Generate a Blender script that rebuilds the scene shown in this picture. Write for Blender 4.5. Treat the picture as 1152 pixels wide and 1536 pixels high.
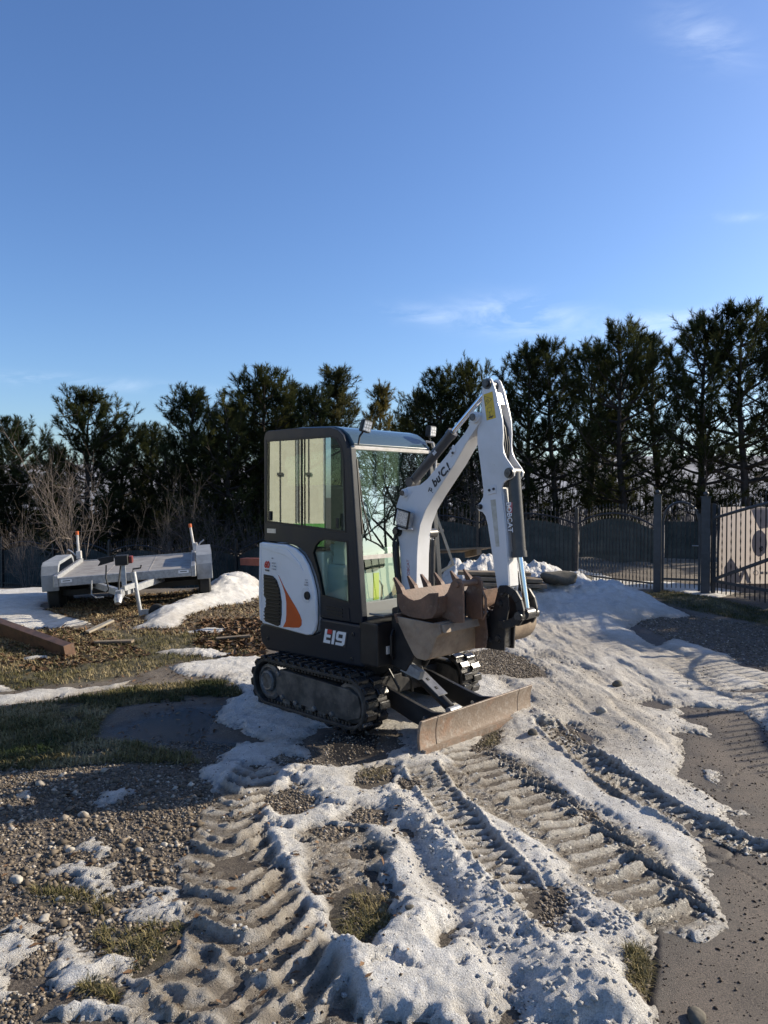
import bpy, bmesh, math, random
import numpy as np
from mathutils import Vector, Matrix
R = math.radians
random.seed(7)
rng = np.random.default_rng(11)
scn = bpy.context.scene
for o in list(bpy.data.objects):
    bpy.data.objects.remove(o)

# ------------------------------------------------------------------ camera
cam = bpy.data.cameras.new('camera'); cam_o = bpy.data.objects.new('camera', cam)
scn.collection.objects.link(cam_o); scn.camera = cam_o
cam_o.location = (0, 0, 1.75)
cam_o.rotation_euler = (R(90 - 1.318), 0, 0)
cam.sensor_fit = 'VERTICAL'; cam.sensor_height = 36.0; cam.lens = 1130 / 1536 * 36.0
cam.clip_start = 0.05; cam.clip_end = 3000
# ------------------------------------------------------------------ world and sun
SUN_EL, SUN_X, SUN_Y = 24.0, 0.94, 0.34
world = bpy.data.worlds.new('World'); scn.world = world; world.use_nodes = True
wn = world.node_tree.nodes; wl = world.node_tree.links; wn.clear()
sky = wn.new('ShaderNodeTexSky'); sky.sky_type = 'NISHITA'; sky.sun_disc = False
sky.sun_elevation = R(SUN_EL); sky.sun_rotation = math.atan2(SUN_X, SUN_Y)
sky.air_density = 1.0; sky.dust_density = 0.9; sky.ozone_density = 5.0
bg = wn.new('ShaderNodeBackground'); bg.inputs['Strength'].default_value = 0.112
wout = wn.new('ShaderNodeOutputWorld')
tc = wn.new('ShaderNodeTexCoord')
def wmath(op, a, b=None, clamp=False):
    n = wn.new('ShaderNodeMath'); n.operation = op; n.use_clamp = clamp
    for i, v in enumerate((a, b)):
        if v is None: continue
        if isinstance(v, (int, float)): n.inputs[i].default_value = v
        else: wl.new(v, n.inputs[i])
    return n.outputs[0]
# thin wisps of cirrus low in the sky
mp = wn.new('ShaderNodeMapping'); mp.inputs['Scale'].default_value = (5.0, 5.0, 16.0)
wl.new(tc.outputs['Generated'], mp.inputs['Vector'])
nz = wn.new('ShaderNodeTexNoise'); nz.inputs['Scale'].default_value = 2.2; nz.inputs['Detail'].default_value = 9; nz.inputs['Roughness'].default_value = 0.62
nz.inputs['Distortion'].default_value = 0.6
wl.new(mp.outputs[0], nz.inputs['Vector'])
nz2 = wn.new('ShaderNodeTexNoise'); nz2.inputs['Scale'].default_value = 3.1; nz2.inputs['Detail'].default_value = 2
wl.new(tc.outputs['Generated'], nz2.inputs['Vector'])
fine = wmath('MULTIPLY', wmath('SUBTRACT', nz.outputs['Fac'], 0.40, True), 4.0, True)
sx = wn.new('ShaderNodeSeparateXYZ'); wl.new(tc.outputs['Generated'], sx.inputs[0])
yc = wmath('MAXIMUM', sx.outputs[1], 0.05); cu_ = wmath('DIVIDE', sx.outputs[0], yc); cv_ = wmath('DIVIDE', sx.outputs[2], yc)
big = None
for (u0, v0, su, sv, tl, am) in ((.18, .236, .075, .022, -.05, 1.0), (.40, .222, .11, .020, .05, .9), (.06, .235, .05, .012, -.12, .5), (.42, .60, .055, .035, -.35, .45), (-.42, .150, .17, .008, -.07, .55), (.47, .365, .05, .006, 0, .35)):
    a_ = wmath('SUBTRACT', cu_, u0); b_ = wmath('SUBTRACT', wmath('SUBTRACT', cv_, v0), wmath('MULTIPLY', a_, tl))
    e_ = wmath('ADD', wmath('POWER', wmath('ABSOLUTE', wmath('DIVIDE', a_, su)), 2.0), wmath('POWER', wmath('ABSOLUTE', wmath('DIVIDE', b_, sv)), 2.0))
    g_ = wmath('MULTIPLY', wmath('POWER', 2.718, wmath('MULTIPLY', e_, -1.0)), am)
    big = g_ if big is None else wmath('ADD', big, g_)
fac = wmath('MULTIPLY', wmath('MULTIPLY', fine, big), 0.42, True)
cm = wn.new('ShaderNodeMixRGB'); wl.new(fac, cm.inputs[0]); hs = wn.new('ShaderNodeHueSaturation'); hs.inputs['Saturation'].default_value = 1.07; hs.inputs['Hue'].default_value = .507; wl.new(sky.outputs[0], hs.inputs['Color']); wl.new(hs.outputs[0], cm.inputs[1]); cm.inputs[2].default_value = (6.5, 7.2, 8.2, 1)
wl.new(cm.outputs[0], bg.inputs['Color']); wl.new(bg.outputs[0], wout.inputs['Surface'])

sun = bpy.data.lights.new('sun', 'SUN'); sun.energy = 5.0; sun.angle = R(0.53); sun.color = (1.0, 0.89, 0.71)
sun_o = bpy.data.objects.new('sun', sun); scn.collection.objects.link(sun_o)
sd = Vector((SUN_X * math.cos(R(SUN_EL)), SUN_Y * math.cos(R(SUN_EL)), math.sin(R(SUN_EL))))
sun_o.rotation_euler = sd.to_track_quat('Z', 'Y').to_euler(); sun_o.location = (10, 6, 9)
scn.view_settings.view_transform = 'Standard'; scn.view_settings.look = 'None'
scn.view_settings.gamma = 1.0; scn.view_settings.exposure = 0.74
scn.render.engine = 'CYCLES'

# ------------------------------------------------------------------ helpers
COL = scn.collection
def link(o, parent=None):
    COL.objects.link(o)
    if parent is not None: o.parent = parent
    return o
def put(name, bm, mat, parent=None, smooth=None, loc=None):
    if isinstance(bm, bmesh.types.BMesh):
        bmesh.ops.recalc_face_normals(bm, faces=bm.faces)
        me = bpy.data.meshes.new(name); bm.to_mesh(me); bm.free()
    else: me = bm
    if mat is not None and not me.materials: me.materials.append(mat)
    if smooth is not None and len(me.polygons):
        me.polygons.foreach_set('use_smooth', [True] * len(me.polygons))
        if smooth < 180: me.set_sharp_from_angle(angle=R(smooth))
    o = bpy.data.objects.new(name, me); link(o, parent)
    if smooth is not None and smooth <= 60:
        wnm = o.modifiers.new('wn', 'WEIGHTED_NORMAL'); wnm.keep_sharp = True; wnm.weight = 90
    if loc is not None: o.location = loc
    return o
def tag(o, label=None, cat=None, group=None, kind=None):
    if label: o['label'] = label
    if cat: o['category'] = cat
    if group: o['group'] = group
    if kind: o['kind'] = kind
    return o
def empty(name, loc=(0, 0, 0), rz=0.0, rot=None):
    o = bpy.data.objects.new(name, None); COL.objects.link(o); o.empty_display_size = 0.2
    o.location = loc; o.rotation_euler = rot if rot else (0, 0, rz)
    return o
def copy_tree(o, parent=None):
    c = o.copy(); COL.objects.link(c); c.parent = parent
    for ch in list(o.children): copy_tree(ch, c)
    return c
def nb(): return bmesh.new()
def box(bm, x0, x1, y0, y1, z0, z1):
    v = [bm.verts.new(p) for p in ((x0,y0,z0),(x1,y0,z0),(x1,y1,z0),(x0,y1,z0),(x0,y0,z1),(x1,y0,z1),(x1,y1,z1),(x0,y1,z1))]
    for f in ((0,3,2,1),(4,5,6,7),(0,1,5,4),(1,2,6,5),(2,3,7,6),(3,0,4,7)): bm.faces.new([v[i] for i in f])
    return v
def to3(axis, p, a):
    if axis == 'y': return (p[0], a, p[1])
    if axis == 'x': return (a, p[0], p[1])
    return (p[0], p[1], a)
def prism(bm, pts, axis, a, b, holes=()):
    if not holes:
        A = [bm.verts.new(to3(axis, p, a)) for p in pts]; B = [bm.verts.new(to3(axis, p, b)) for p in pts]
        n = len(pts)
        bm.faces.new(A); bm.faces.new(B[::-1])
        for i in range(n): bm.faces.new((A[i], B[i], B[(i+1) % n], A[(i+1) % n]))
        return A + B
    t = nb(); edges = []
    for loop in [pts] + list(holes):
        V = [t.verts.new(to3(axis, p, a)) for p in loop]
        for i in range(len(V)): edges.append(t.edges.new((V[i], V[(i+1) % len(V)])))
    bmesh.ops.triangle_fill(t, use_beauty=True, use_dissolve=False, edges=edges)
    bmesh.ops.dissolve_limit(t, angle_limit=0.01, verts=t.verts, edges=t.edges)
    r = bmesh.ops.extrude_face_region(t, geom=t.faces[:])
    mv = [e for e in r['geom'] if isinstance(e, bmesh.types.BMVert)]
    d = {'x': (b-a, 0, 0), 'y': (0, b-a, 0), 'z': (0, 0, b-a)}[axis]
    bmesh.ops.translate(t, verts=mv, vec=d)
    bmesh.ops.recalc_face_normals(t, faces=t.faces)
    me = bpy.data.meshes.new('tmp'); t.to_mesh(me); t.free(); bm.from_mesh(me); bpy.data.meshes.remove(me)
def bevel(bm, w, seg=2, ang=35):
    bmesh.ops.recalc_face_normals(bm, faces=bm.faces)
    es = [e for e in bm.edges if len(e.link_faces) == 2 and e.calc_face_angle(0) > R(ang)]
    bmesh.ops.bevel(bm, geom=es, offset=w, offset_type='OFFSET', segments=seg, profile=0.5, affect='EDGES', clamp_overlap=True)
    return bm
def frame_of(d):
    d = Vector(d).normalized(); up = Vector((0, 0, 1)) if abs(d.z) < 0.95 else Vector((1, 0, 0))
    a = d.cross(up).normalized(); return d, a, d.cross(a).normalized()
def cyl(bm, p0, p1, r0, r1=None, n=16):
    r1 = r0 if r1 is None else r1
    p0 = Vector(p0); p1 = Vector(p1); d, a, b = frame_of(p1 - p0); L = []
    for p, r in ((p0, r0), (p1, r1)):
        L.append([bm.verts.new(p + (a*math.cos(2*math.pi*i/n) + b*math.sin(2*math.pi*i/n))*r) for i in range(n)])
    for i in range(n): bm.faces.new((L[0][i], L[0][(i+1) % n], L[1][(i+1) % n], L[1][i]))
    bm.faces.new(L[0][::-1]); bm.faces.new(L[1])
def tube(bm, pts, r, n=8):
    pts = [Vector(p) for p in pts]; rs = r if isinstance(r, (list, tuple)) else [r]*len(pts); rings = []
    a0 = None
    for i, p in enumerate(pts):
        d = (pts[min(i+1, len(pts)-1)] - pts[max(i-1, 0)])
        d, a, b = frame_of(d)
        if a0 is not None:
            a = (a0 - d*a0.dot(d)).normalized(); b = d.cross(a)
        a0 = a
        rings.append([bm.verts.new(p + (a*math.cos(2*math.pi*k/n) + b*math.sin(2*math.pi*k/n))*rs[i]) for k in range(n)])
    for i in range(len(rings)-1):
        for k in range(n): bm.faces.new((rings[i][k], rings[i][(k+1) % n], rings[i+1][(k+1) % n], rings[i+1][k]))
    bm.faces.new(rings[0][::-1]); bm.faces.new(rings[-1])
def lathe(bm, prof, c, axis='y', n=28):
    # prof: (offset along axis, radius)
    rings = []
    for t, r in prof:
        ring = []
        for k in range(n):
            q = 2*math.pi*k/n; u, w = math.cos(q)*r, math.sin(q)*r
            p = {'y': (u, t, w), 'x': (t, u, w), 'z': (u, w, t)}[axis]
            ring.append(bm.verts.new(Vector(c) + Vector(p)))
        rings.append(ring)
    for i in range(len(rings)-1):
        for k in range(n): bm.faces.new((rings[i][k], rings[i][(k+1) % n], rings[i+1][(k+1) % n], rings[i+1][k]))
    if prof[0][1] > 1e-4: bm.faces.new(rings[0][::-1])
    if prof[-1][1] > 1e-4: bm.faces.new(rings[-1])
def bar(bm, p0, p1, w, h, up=(0, 0, 1)):
    p0 = Vector(p0); p1 = Vector(p1); d = (p1-p0).normalized(); a = d.cross(Vector(up)).normalized(); b = a.cross(d).normalized()
    V = []
    for p in (p0, p1):
        for s, t in ((-1,-1),(1,-1),(1,1),(-1,1)): V.append(bm.verts.new(p + a*s*w/2 + b*t*h/2))
    for f in ((0,1,2,3),(7,6,5,4),(0,4,5,1),(1,5,6,2),(2,6,7,3),(3,7,4,0)): bm.faces.new([V[i] for i in f])
def pmesh(name, V, F, attrs=None):
    me = bpy.data.meshes.new(name); V = np.asarray(V, dtype=np.float32); F = np.asarray(F, dtype=np.int32)
    k = F.shape[1]; me.vertices.add(len(V)); me.vertices.foreach_set('co', V.ravel())
    me.loops.add(F.size); me.loops.foreach_set('vertex_index', F.ravel())
    me.polygons.add(len(F)); me.polygons.foreach_set('loop_start', np.arange(0, F.size, k, dtype=np.int32))
    for n, a in (attrs or {}).items():
        at = me.attributes.new(n, 'FLOAT', 'POINT'); at.data.foreach_set('value', np.asarray(a, dtype=np.float32))
    me.update(calc_edges=True)
    return me
def text_mesh(s, size, shear=0.0, extrude=0.0006, bold=0.0, sp=1.0):
    cu = bpy.data.curves.new('t', 'FONT'); cu.body = s; cu.size = size; cu.shear = shear; cu.extrude = extrude; cu.offset = bold
    cu.align_x = 'CENTER'; cu.align_y = 'CENTER'; cu.space_character = sp; cu.resolution_u = 3
    o = bpy.data.objects.new('t', cu); COL.objects.link(o)
    dg = bpy.context.evaluated_depsgraph_get()
    me = bpy.data.meshes.new_from_object(o.evaluated_get(dg)); bpy.data.objects.remove(o)
    me.materials.clear()
    return me

# ------------------------------------------------------------------ materials
def mat(name, col, rough=0.6, metal=0.0, col2=None, nscale=8.0, lo=0.4, hi=0.65, bump=0.0, bscale=60.0, spots=None, coat=0.0, rough2=None, spec=0.5, detail=6, dist=0.0, coords='Object'):
    m = bpy.data.materials.new(name); m.use_nodes = True; N = m.node_tree.nodes; L = m.node_tree.links
    p = N['Principled BSDF']; p.inputs['Base Color'].default_value = (*col, 1); p.inputs['Roughness'].default_value = rough
    p.inputs['Metallic'].default_value = metal; p.inputs['Coat Weight'].default_value = coat; p.inputs['Specular IOR Level'].default_value = spec
    t = N.new('ShaderNodeTexCoord'); v = t.outputs[coords]
    out = None
    if col2 is not None:
        n = N.new('ShaderNodeTexNoise'); n.inputs['Scale'].default_value = nscale; n.inputs['Detail'].default_value = detail; n.inputs['Roughness'].default_value = 0.65
        n.inputs['Distortion'].default_value = dist
        L.new(v, n.inputs['Vector'])
        r = N.new('ShaderNodeMapRange'); r.inputs['From Min'].default_value = lo; r.inputs['From Max'].default_value = hi; L.new(n.outputs['Fac'], r.inputs['Value'])
        mx = N.new('ShaderNodeMixRGB'); L.new(r.outputs[0], mx.inputs[0]); mx.inputs[1].default_value = (*col, 1); mx.inputs[2].default_value = (*col2, 1)
        out = mx.outputs[0]
        if rough2 is not None:
            r2 = N.new('ShaderNodeMapRange'); r2.inputs['To Min'].default_value = rough; r2.inputs['To Max'].default_value = rough2
            L.new(r.outputs[0], r2.inputs['Value']); L.new(r2.outputs[0], p.inputs['Roughness'])
    if spots is not None:   # (colour, scale, threshold lo, hi)
        c, sc, a, b = spots
        n = N.new('ShaderNodeTexNoise'); n.inputs['Scale'].default_value = sc; n.inputs['Detail'].default_value = 8; n.inputs['Roughness'].default_value = 0.7
        L.new(v, n.inputs['Vector'])
        r = N.new('ShaderNodeMapRange'); r.inputs['From Min'].default_value = a; r.inputs['From Max'].default_value = b; L.new(n.outputs['Fac'], r.inputs['Value'])
        mx = N.new('ShaderNodeMixRGB'); L.new(r.outputs[0], mx.inputs[0]); mx.inputs[2].default_value = (*c, 1)
        if out is None: mx.inputs[1].default_value = (*col, 1)
        else: L.new(out, mx.inputs[1])
        out = mx.outputs[0]
    if out is not None: L.new(out, p.inputs['Base Color'])
    if bump:
        n = N.new('ShaderNodeTexNoise'); n.inputs['Scale'].default_value = bscale; n.inputs['Detail'].default_value = 5
        L.new(v, n.inputs['Vector']); b = N.new('ShaderNodeBump'); b.inputs['Strength'].default_value = bump; b.inputs['Distance'].default_value = 0.01
        L.new(n.outputs['Fac'], b.inputs['Height']); L.new(b.outputs[0], p.inputs['Normal'])
    return m
M = {}
M['white'] = mat('white_paint', (.66,.665,.68), .38, col2=(.54,.54,.53), nscale=3, lo=.45, hi=.8, spots=((.13,.095,.07), 34, .67, .71), coat=.15)
M['white_clean'] = mat('white_cover_paint', (.76,.765,.78), .33, col2=(.66,.66,.65), nscale=2.5, lo=.45, hi=.8, coat=.2)
M['navy'] = mat('dark_grey_paint', (.011,.016,.025), .42, col2=(.017,.022,.031), nscale=4, lo=.45, hi=.75, rough2=.6, bump=.05, bscale=300, spots=((.06,.053,.043), 26, .64, .82), spec=.3)
M['black'] = mat('black_paint', (.012,.012,.014), .45, col2=(.035,.031,.027), nscale=9, lo=.45, hi=.75, rough2=.7)
M['seal'] = mat('black_rubber_seal', (.01,.01,.01), .6)
M['hose'] = mat('black_hose', (.012,.012,.012), .5)
M['rubber'] = mat('wet_track_rubber', (.012,.012,.013), .16, col2=(.03,.027,.024), nscale=18, lo=.4, hi=.7, rough2=.5, bump=.25, bscale=40)
M['rubber_dry'] = mat('dusty_track_rubber', (.02,.019,.018), .62, col2=(.07,.06,.05), nscale=14, lo=.42, hi=.7, bump=.2, bscale=50)
M['frame_dirty'] = mat('muddy_track_frame', (.035,.035,.034), .5, col2=(.15,.13,.11), nscale=7, lo=.42, hi=.68, rough2=.85, spots=((.20,.16,.12), 22, .62, .72), bump=.2, bscale=40)
M['roller'] = mat('roller_steel', (.18,.175,.17), .55, .4, col2=(.09,.08,.07), nscale=20)
M['chrome'] = mat('chrome_rod', (.75,.76,.78), .12, 1.0)
M['pin'] = mat('greased_pin_steel', (.12,.12,.12), .4, .7, col2=(.04,.035,.03), nscale=40)
M['cylgrey'] = mat('dark_cylinder_paint', (.045,.045,.047), .35, col2=(.075,.07,.066), nscale=12)
M['steel_grey'] = mat('grey_cylinder_steel', (.20,.20,.205), .38, .5, col2=(.12,.115,.11), nscale=10)
M['rust'] = mat('worn_rusty_steel', (.20,.112,.070), .62, .1, col2=(.10,.062,.043), nscale=6, lo=.4, hi=.65, spots=((.22,.17,.13), 16, .56, .70), bump=.25, bscale=70, rough2=.75)
M['rust_pale'] = mat('muddy_bucket_steel', (.35,.265,.185), .75, .0, col2=(.19,.135,.092), nscale=5, lo=.4, hi=.66, spots=((.26,.21,.155), 11, .52, .68), bump=.25, bscale=70)
M['rust_red'] = mat('red_rust_steel', (.115,.062,.042), .65, .15, col2=(.05,.03,.024), nscale=7, bump=.2, bscale=60)
M['blade'] = mat('scraped_rusty_blade', (.21,.16,.12), .6, .1, col2=(.28,.15,.085), nscale=4.5, lo=.50, hi=.74, spots=((.33,.285,.24), 19, .50, .70), bump=.3, bscale=60, rough2=.7)
M['orange'] = mat('orange_decal', (.62,.095,.012), .4, col2=(.50,.07,.01), nscale=4)
M['red'] = mat('red_print', (.55,.03,.03), .45)
M['railwhite'] = mat('white_hand_rail_paint', (.85,.86,.84), .35)
M['decalwhite'] = mat('white_decal', (.78,.78,.78), .4)
M['yellow'] = mat('yellow_decal', (.70,.47,.03), .45, col2=(.55,.36,.03), nscale=30)
M['yellowtag'] = mat('bright_yellow_tag', (.75,.75,.06), .5)
M['print'] = mat('dark_print', (.03,.03,.035), .5)
M['printgrey'] = mat('grey_print', (.22,.22,.23), .5)
M['printred'] = mat('faded_red_print', (.45,.12,.13), .5)
M['tape'] = mat('old_tape', (.42,.39,.32), .6, col2=(.55,.53,.47), nscale=20)
M['roofteal'] = mat('blue_grey_roof_visor', (.045,.075,.095), .22, coat=.4)
M['alu'] = mat('brushed_aluminium', (.62,.60,.58), .42, .3, col2=(.50,.47,.43), nscale=12)
M['interior'] = mat('grey_cab_plastic', (.16,.17,.17), .6)
M['seat'] = mat('black_seat_fabric', (.02,.02,.022), .8)
M['pale_seat'] = mat('pale_grey_plastic', (.48,.50,.50), .5)
M['galv'] = mat('galvanised_steel', (.42,.43,.44), .45, .45, col2=(.30,.31,.32), nscale=22, lo=.4, hi=.6)
M['fender'] = mat('grey_plastic_fender', (.27,.29,.31), .6, col2=(.19,.20,.21), nscale=6)
M['deck'] = mat('trailer_deck_sheet', (.34,.32,.29), .6, .2, col2=(.22,.20,.18), nscale=5, lo=.4, hi=.65, spots=((.12,.10,.08), 20, .62, .7))
M['tyre'] = mat('tyre_rubber', (.018,.018,.018), .8)
M['amber'] = mat('amber_reflector', (.55,.13,.04), .35)
M['redplastic'] = mat('red_winch_plastic', (.16,.025,.02), .4)
M['iron'] = mat('black_wrought_iron', (.022,.022,.024), .45, .3, col2=(.06,.052,.045), nscale=14)
M['irongrey'] = mat('grey_post_paint', (.062,.066,.072), .5, .2, col2=(.045,.046,.048), nscale=10)
M['net'] = mat('dark_green_screen_net', (.040,.050,.047), .9, col2=(.080,.090,.082), nscale=3.5)
M['wood'] = mat('weathered_boards', (.22,.17,.115), .8, col2=(.12,.09,.06), nscale=4, bump=.3, bscale=30)
M['wood_pale'] = mat('pale_sawn_timber', (.50,.43,.32), .75, col2=(.36,.30,.22), nscale=9)
M['stone'] = mat('pale_limestone', (.42,.39,.33), .85, col2=(.25,.22,.18), nscale=14, bump=.4, bscale=50)
M['stonedark'] = mat('mossy_round_stone', (.115,.10,.075), .9, col2=(.06,.055,.04), nscale=12, bump=.4, bscale=40)
M['terracotta'] = mat('terracotta_beam', (.30,.085,.045), .7, col2=(.20,.06,.035), nscale=5)
M['cream'] = mat('cream_steel_cabinet', (.60,.58,.48), .5, col2=(.47,.45,.37), nscale=1.2)
M['green'] = mat('green_steel_base', (.07,.25,.05), .5)
M['bark'] = mat('pine_bark', (.055,.042,.034), .9, col2=(.028,.022,.018), nscale=9, bump=.5, bscale=30)
M['twig'] = mat('bare_grey_twigs', (.17,.135,.11), .8, col2=(.10,.08,.068), nscale=6)
M['twig_dark'] = mat('dark_bare_branches', (.085,.07,.058), .85)
M['lensglass'] = mat('work_light_lens', (.62,.64,.64), .12, .25, col2=(.35,.37,.37), nscale=120, lo=.45, hi=.55, coat=.5)
M['banner'] = mat('printed_white_banner', (.60,.56,.53), .7, col2=(.54,.50,.47), nscale=1.2)
M['bannergrey'] = mat('faint_grey_banner_print', (.55,.515,.49), .7)

def glass(name, tint, refl, rough=0.0):
    m = bpy.data.materials.new(name); m.use_nodes = True; N = m.node_tree.nodes; L = m.node_tree.links; N.clear()
    o = N.new('ShaderNodeOutputMaterial'); t = N.new('ShaderNodeBsdfTransparent'); t.inputs[0].default_value = (*tint, 1)
    g = N.new('ShaderNodeBsdfGlossy'); g.inputs['Roughness'].default_value = rough; g.inputs['Color'].default_value = (.84,.93,.89,1)
    f = N.new('ShaderNodeFresnel'); f.inputs['IOR'].default_value = 1.5
    a = N.new('ShaderNodeMath'); a.operation = 'ADD'; a.use_clamp = True; a.inputs[1].default_value = refl; L.new(f.outputs[0], a.inputs[0])
    gm = N.new('ShaderNodeNewGeometry'); iv = N.new('ShaderNodeMath'); iv.operation = 'SUBTRACT'; iv.inputs[0].default_value = 1.0; L.new(gm.outputs['Backfacing'], iv.inputs[1])
    mu = N.new('ShaderNodeMath'); mu.operation = 'MULTIPLY'; L.new(a.outputs[0], mu.inputs[0]); L.new(iv.outputs[0], mu.inputs[1])
    x = N.new('ShaderNodeMixShader'); L.new(mu.outputs[0], x.inputs[0]); L.new(t.outputs[0], x.inputs[1]); L.new(g.outputs[0], x.inputs[2]); L.new(x.outputs[0], o.inputs[0])
    return m
M['glass_side'] = glass('tinted_side_glass', (.75,.83,.78), .25)
M['glass_front'] = glass('windscreen_glass', (.62,.70,.67), .34)
M['glass_low'] = glass('lower_window_glass', (.80,.88,.84), .06)

def needles_mat():
    m = bpy.data.materials.new('pine_needles'); m.use_nodes = True; N = m.node_tree.nodes; L = m.node_tree.links; N.clear()
    o = N.new('ShaderNodeOutputMaterial'); d = N.new('ShaderNodeBsdfDiffuse'); t = N.new('ShaderNodeBsdfTranslucent'); x = N.new('ShaderNodeMixShader'); x.inputs[0].default_value = .40
    g = N.new('ShaderNodeTexCoord'); n = N.new('ShaderNodeTexNoise'); n.inputs['Scale'].default_value = 1.1; n.inputs['Detail'].default_value = 4; L.new(g.outputs['Object'], n.inputs['Vector'])
    oi = N.new('ShaderNodeObjectInfo')
    r = N.new('ShaderNodeValToRGB'); r.color_ramp.elements[0].position = .35; r.color_ramp.elements[0].color = (.020,.030,.015,1)
    r.color_ramp.elements[1].position = .70; r.color_ramp.elements[1].color = (.090,.098,.045,1); L.new(n.outputs['Fac'], r.inputs[0])
    mx = N.new('ShaderNodeMixRGB'); mx.blend_type = 'MULTIPLY'; mx.inputs[0].default_value = 1.0
    r2 = N.new('ShaderNodeValToRGB'); r2.color_ramp.elements[0].color = (.65,.7,.7,1); r2.color_ramp.elements[1].color = (1.35,1.2,.9,1); L.new(oi.outputs['Random'], r2.inputs[0])
    L.new(r.outputs[0], mx.inputs[1]); L.new(r2.outputs[0], mx.inputs[2])
    L.new(mx.outputs[0], d.inputs[0]); L.new(mx.outputs[0], t.inputs[0]); L.new(d.outputs[0], x.inputs[1]); L.new(t.outputs[0], x.inputs[2]); L.new(x.outputs[0], o.inputs[0])
    return m
M['needles'] = needles_mat()
def needles_pale():
    m = M['needles'].copy(); m.name = 'yellowish_pine_needles'
    for n in m.node_tree.nodes:
        if n.type == 'VALTORGB' and abs(n.color_ramp.elements[0].color[0] - .020) < .002:
            n.color_ramp.elements[0].color = (.06,.065,.03,1); n.color_ramp.elements[1].color = (.16,.14,.06,1)
    return m
M['needles_pale'] = needles_pale()
def grass_mat(name, a, b, c):
    m = bpy.data.materials.new(name); m.use_nodes = True; N = m.node_tree.nodes; L = m.node_tree.links
    p = N['Principled BSDF']; p.inputs['Roughness'].default_value = .8; p.inputs['Specular IOR Level'].default_value = .2
    at = N.new('ShaderNodeAttribute'); at.attribute_name = 'tone'
    r = N.new('ShaderNodeValToRGB'); e = r.color_ramp.elements; e[0].color = (*a, 1); e[1].color = (*c, 1); k = e.new(.5); k.color = (*b, 1)
    L.new(at.outputs['Fac'], r.inputs[0]); L.new(r.outputs[0], p.inputs['Base Color'])
    return m
M['grass'] = grass_mat('winter_grass', (.045,.055,.018), (.15,.125,.05), (.36,.29,.16))
M['straw'] = grass_mat('dry_straw', (.10,.075,.04), (.25,.19,.10), (.42,.34,.21))
M['pebbles'] = grass_mat('mixed_gravel', (.075,.060,.044), (.21,.172,.13), (.56,.51,.43))
M['crumbs'] = grass_mat('dark_dirt_crumbs', (.03,.022,.016), (.09,.065,.045), (.20,.15,.11))
M['leaf'] = grass_mat('brown_dead_leaves', (.055,.032,.018), (.15,.085,.045), (.30,.21,.13))

# ================================================================== GROUND
def _hash(ix, iy, s):
    h = (ix.astype(np.int64) * 374761393 + iy.astype(np.int64) * 668265263 + s * 1442695041) & 0xffffffff
    h = ((h ^ (h >> 13)) * 1274126177) & 0xffffffff
    h = (h ^ (h >> 16)) & 0xffffffff
    return (h / 4294967295.0).astype(np.float32)
def vnoise(x, y, s=0):
    ix = np.floor(x); iy = np.floor(y); fx = x - ix; fy = y - iy
    ux = fx*fx*fx*(fx*(fx*6-15)+10); uy = fy*fy*fy*(fy*(fy*6-15)+10)
    ix = ix.astype(np.int64); iy = iy.astype(np.int64)
    a = _hash(ix, iy, s); b = _hash(ix+1, iy, s); c = _hash(ix, iy+1, s); d = _hash(ix+1, iy+1, s)
    return (a + (b-a)*ux)*(1-uy) + (c + (d-c)*ux)*uy
def fbm(x, y, sc, octv=4, s=0, gain=.5):
    t = 0; a = 1; n = 0; c, si = math.cos(.6), math.sin(.6)
    x = x*sc; y = y*sc
    for k in range(octv):
        t = t + a*vnoise(x, y, s+k*17); n += a; a *= gain
        x, y = (x*c - y*si)*2.03 + 3.1, (x*si + y*c)*2.03 + 7.7
    return t/n
def sst(a, b, x):
    t = np.clip((x-a)/(b-a), 0, 1); return t*t*(3-2*t)
def sdf(poly, X, Y):
    # signed distance, positive inside
    P = np.array(poly, dtype=np.float64); n = len(P); D = np.full(X.shape, 1e9); ins = np.zeros(X.shape, bool)
    for i in range(n):
        a = P[i]; b = P[(i+1) % n]; e = b-a; wx = X-a[0]; wy = Y-a[1]
        t = np.clip((wx*e[0]+wy*e[1])/(e@e+1e-12), 0, 1)
        D = np.minimum(D, (wx-e[0]*t)**2 + (wy-e[1]*t)**2)
        c1 = (a[1] > Y) != (b[1] > Y)
        xi = a[0] + (Y-a[1])*(b[0]-a[0])/((b[1]-a[1]) if abs(b[1]-a[1]) > 1e-9 else 1e-9)
        ins ^= c1 & (X < xi)
    return np.where(ins, 1, -1)*np.sqrt(D)
def bsdf(poly, X, Y, pad=.6):
    P = np.array(poly); m = (X > P[:,0].min()-pad) & (X < P[:,0].max()+pad) & (Y > P[:,1].min()-pad) & (Y < P[:,1].max()+pad)
    out = np.full(X.shape, -9.0)
    if m.any(): out[m] = sdf(poly, X[m], Y[m])
    return out
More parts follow.
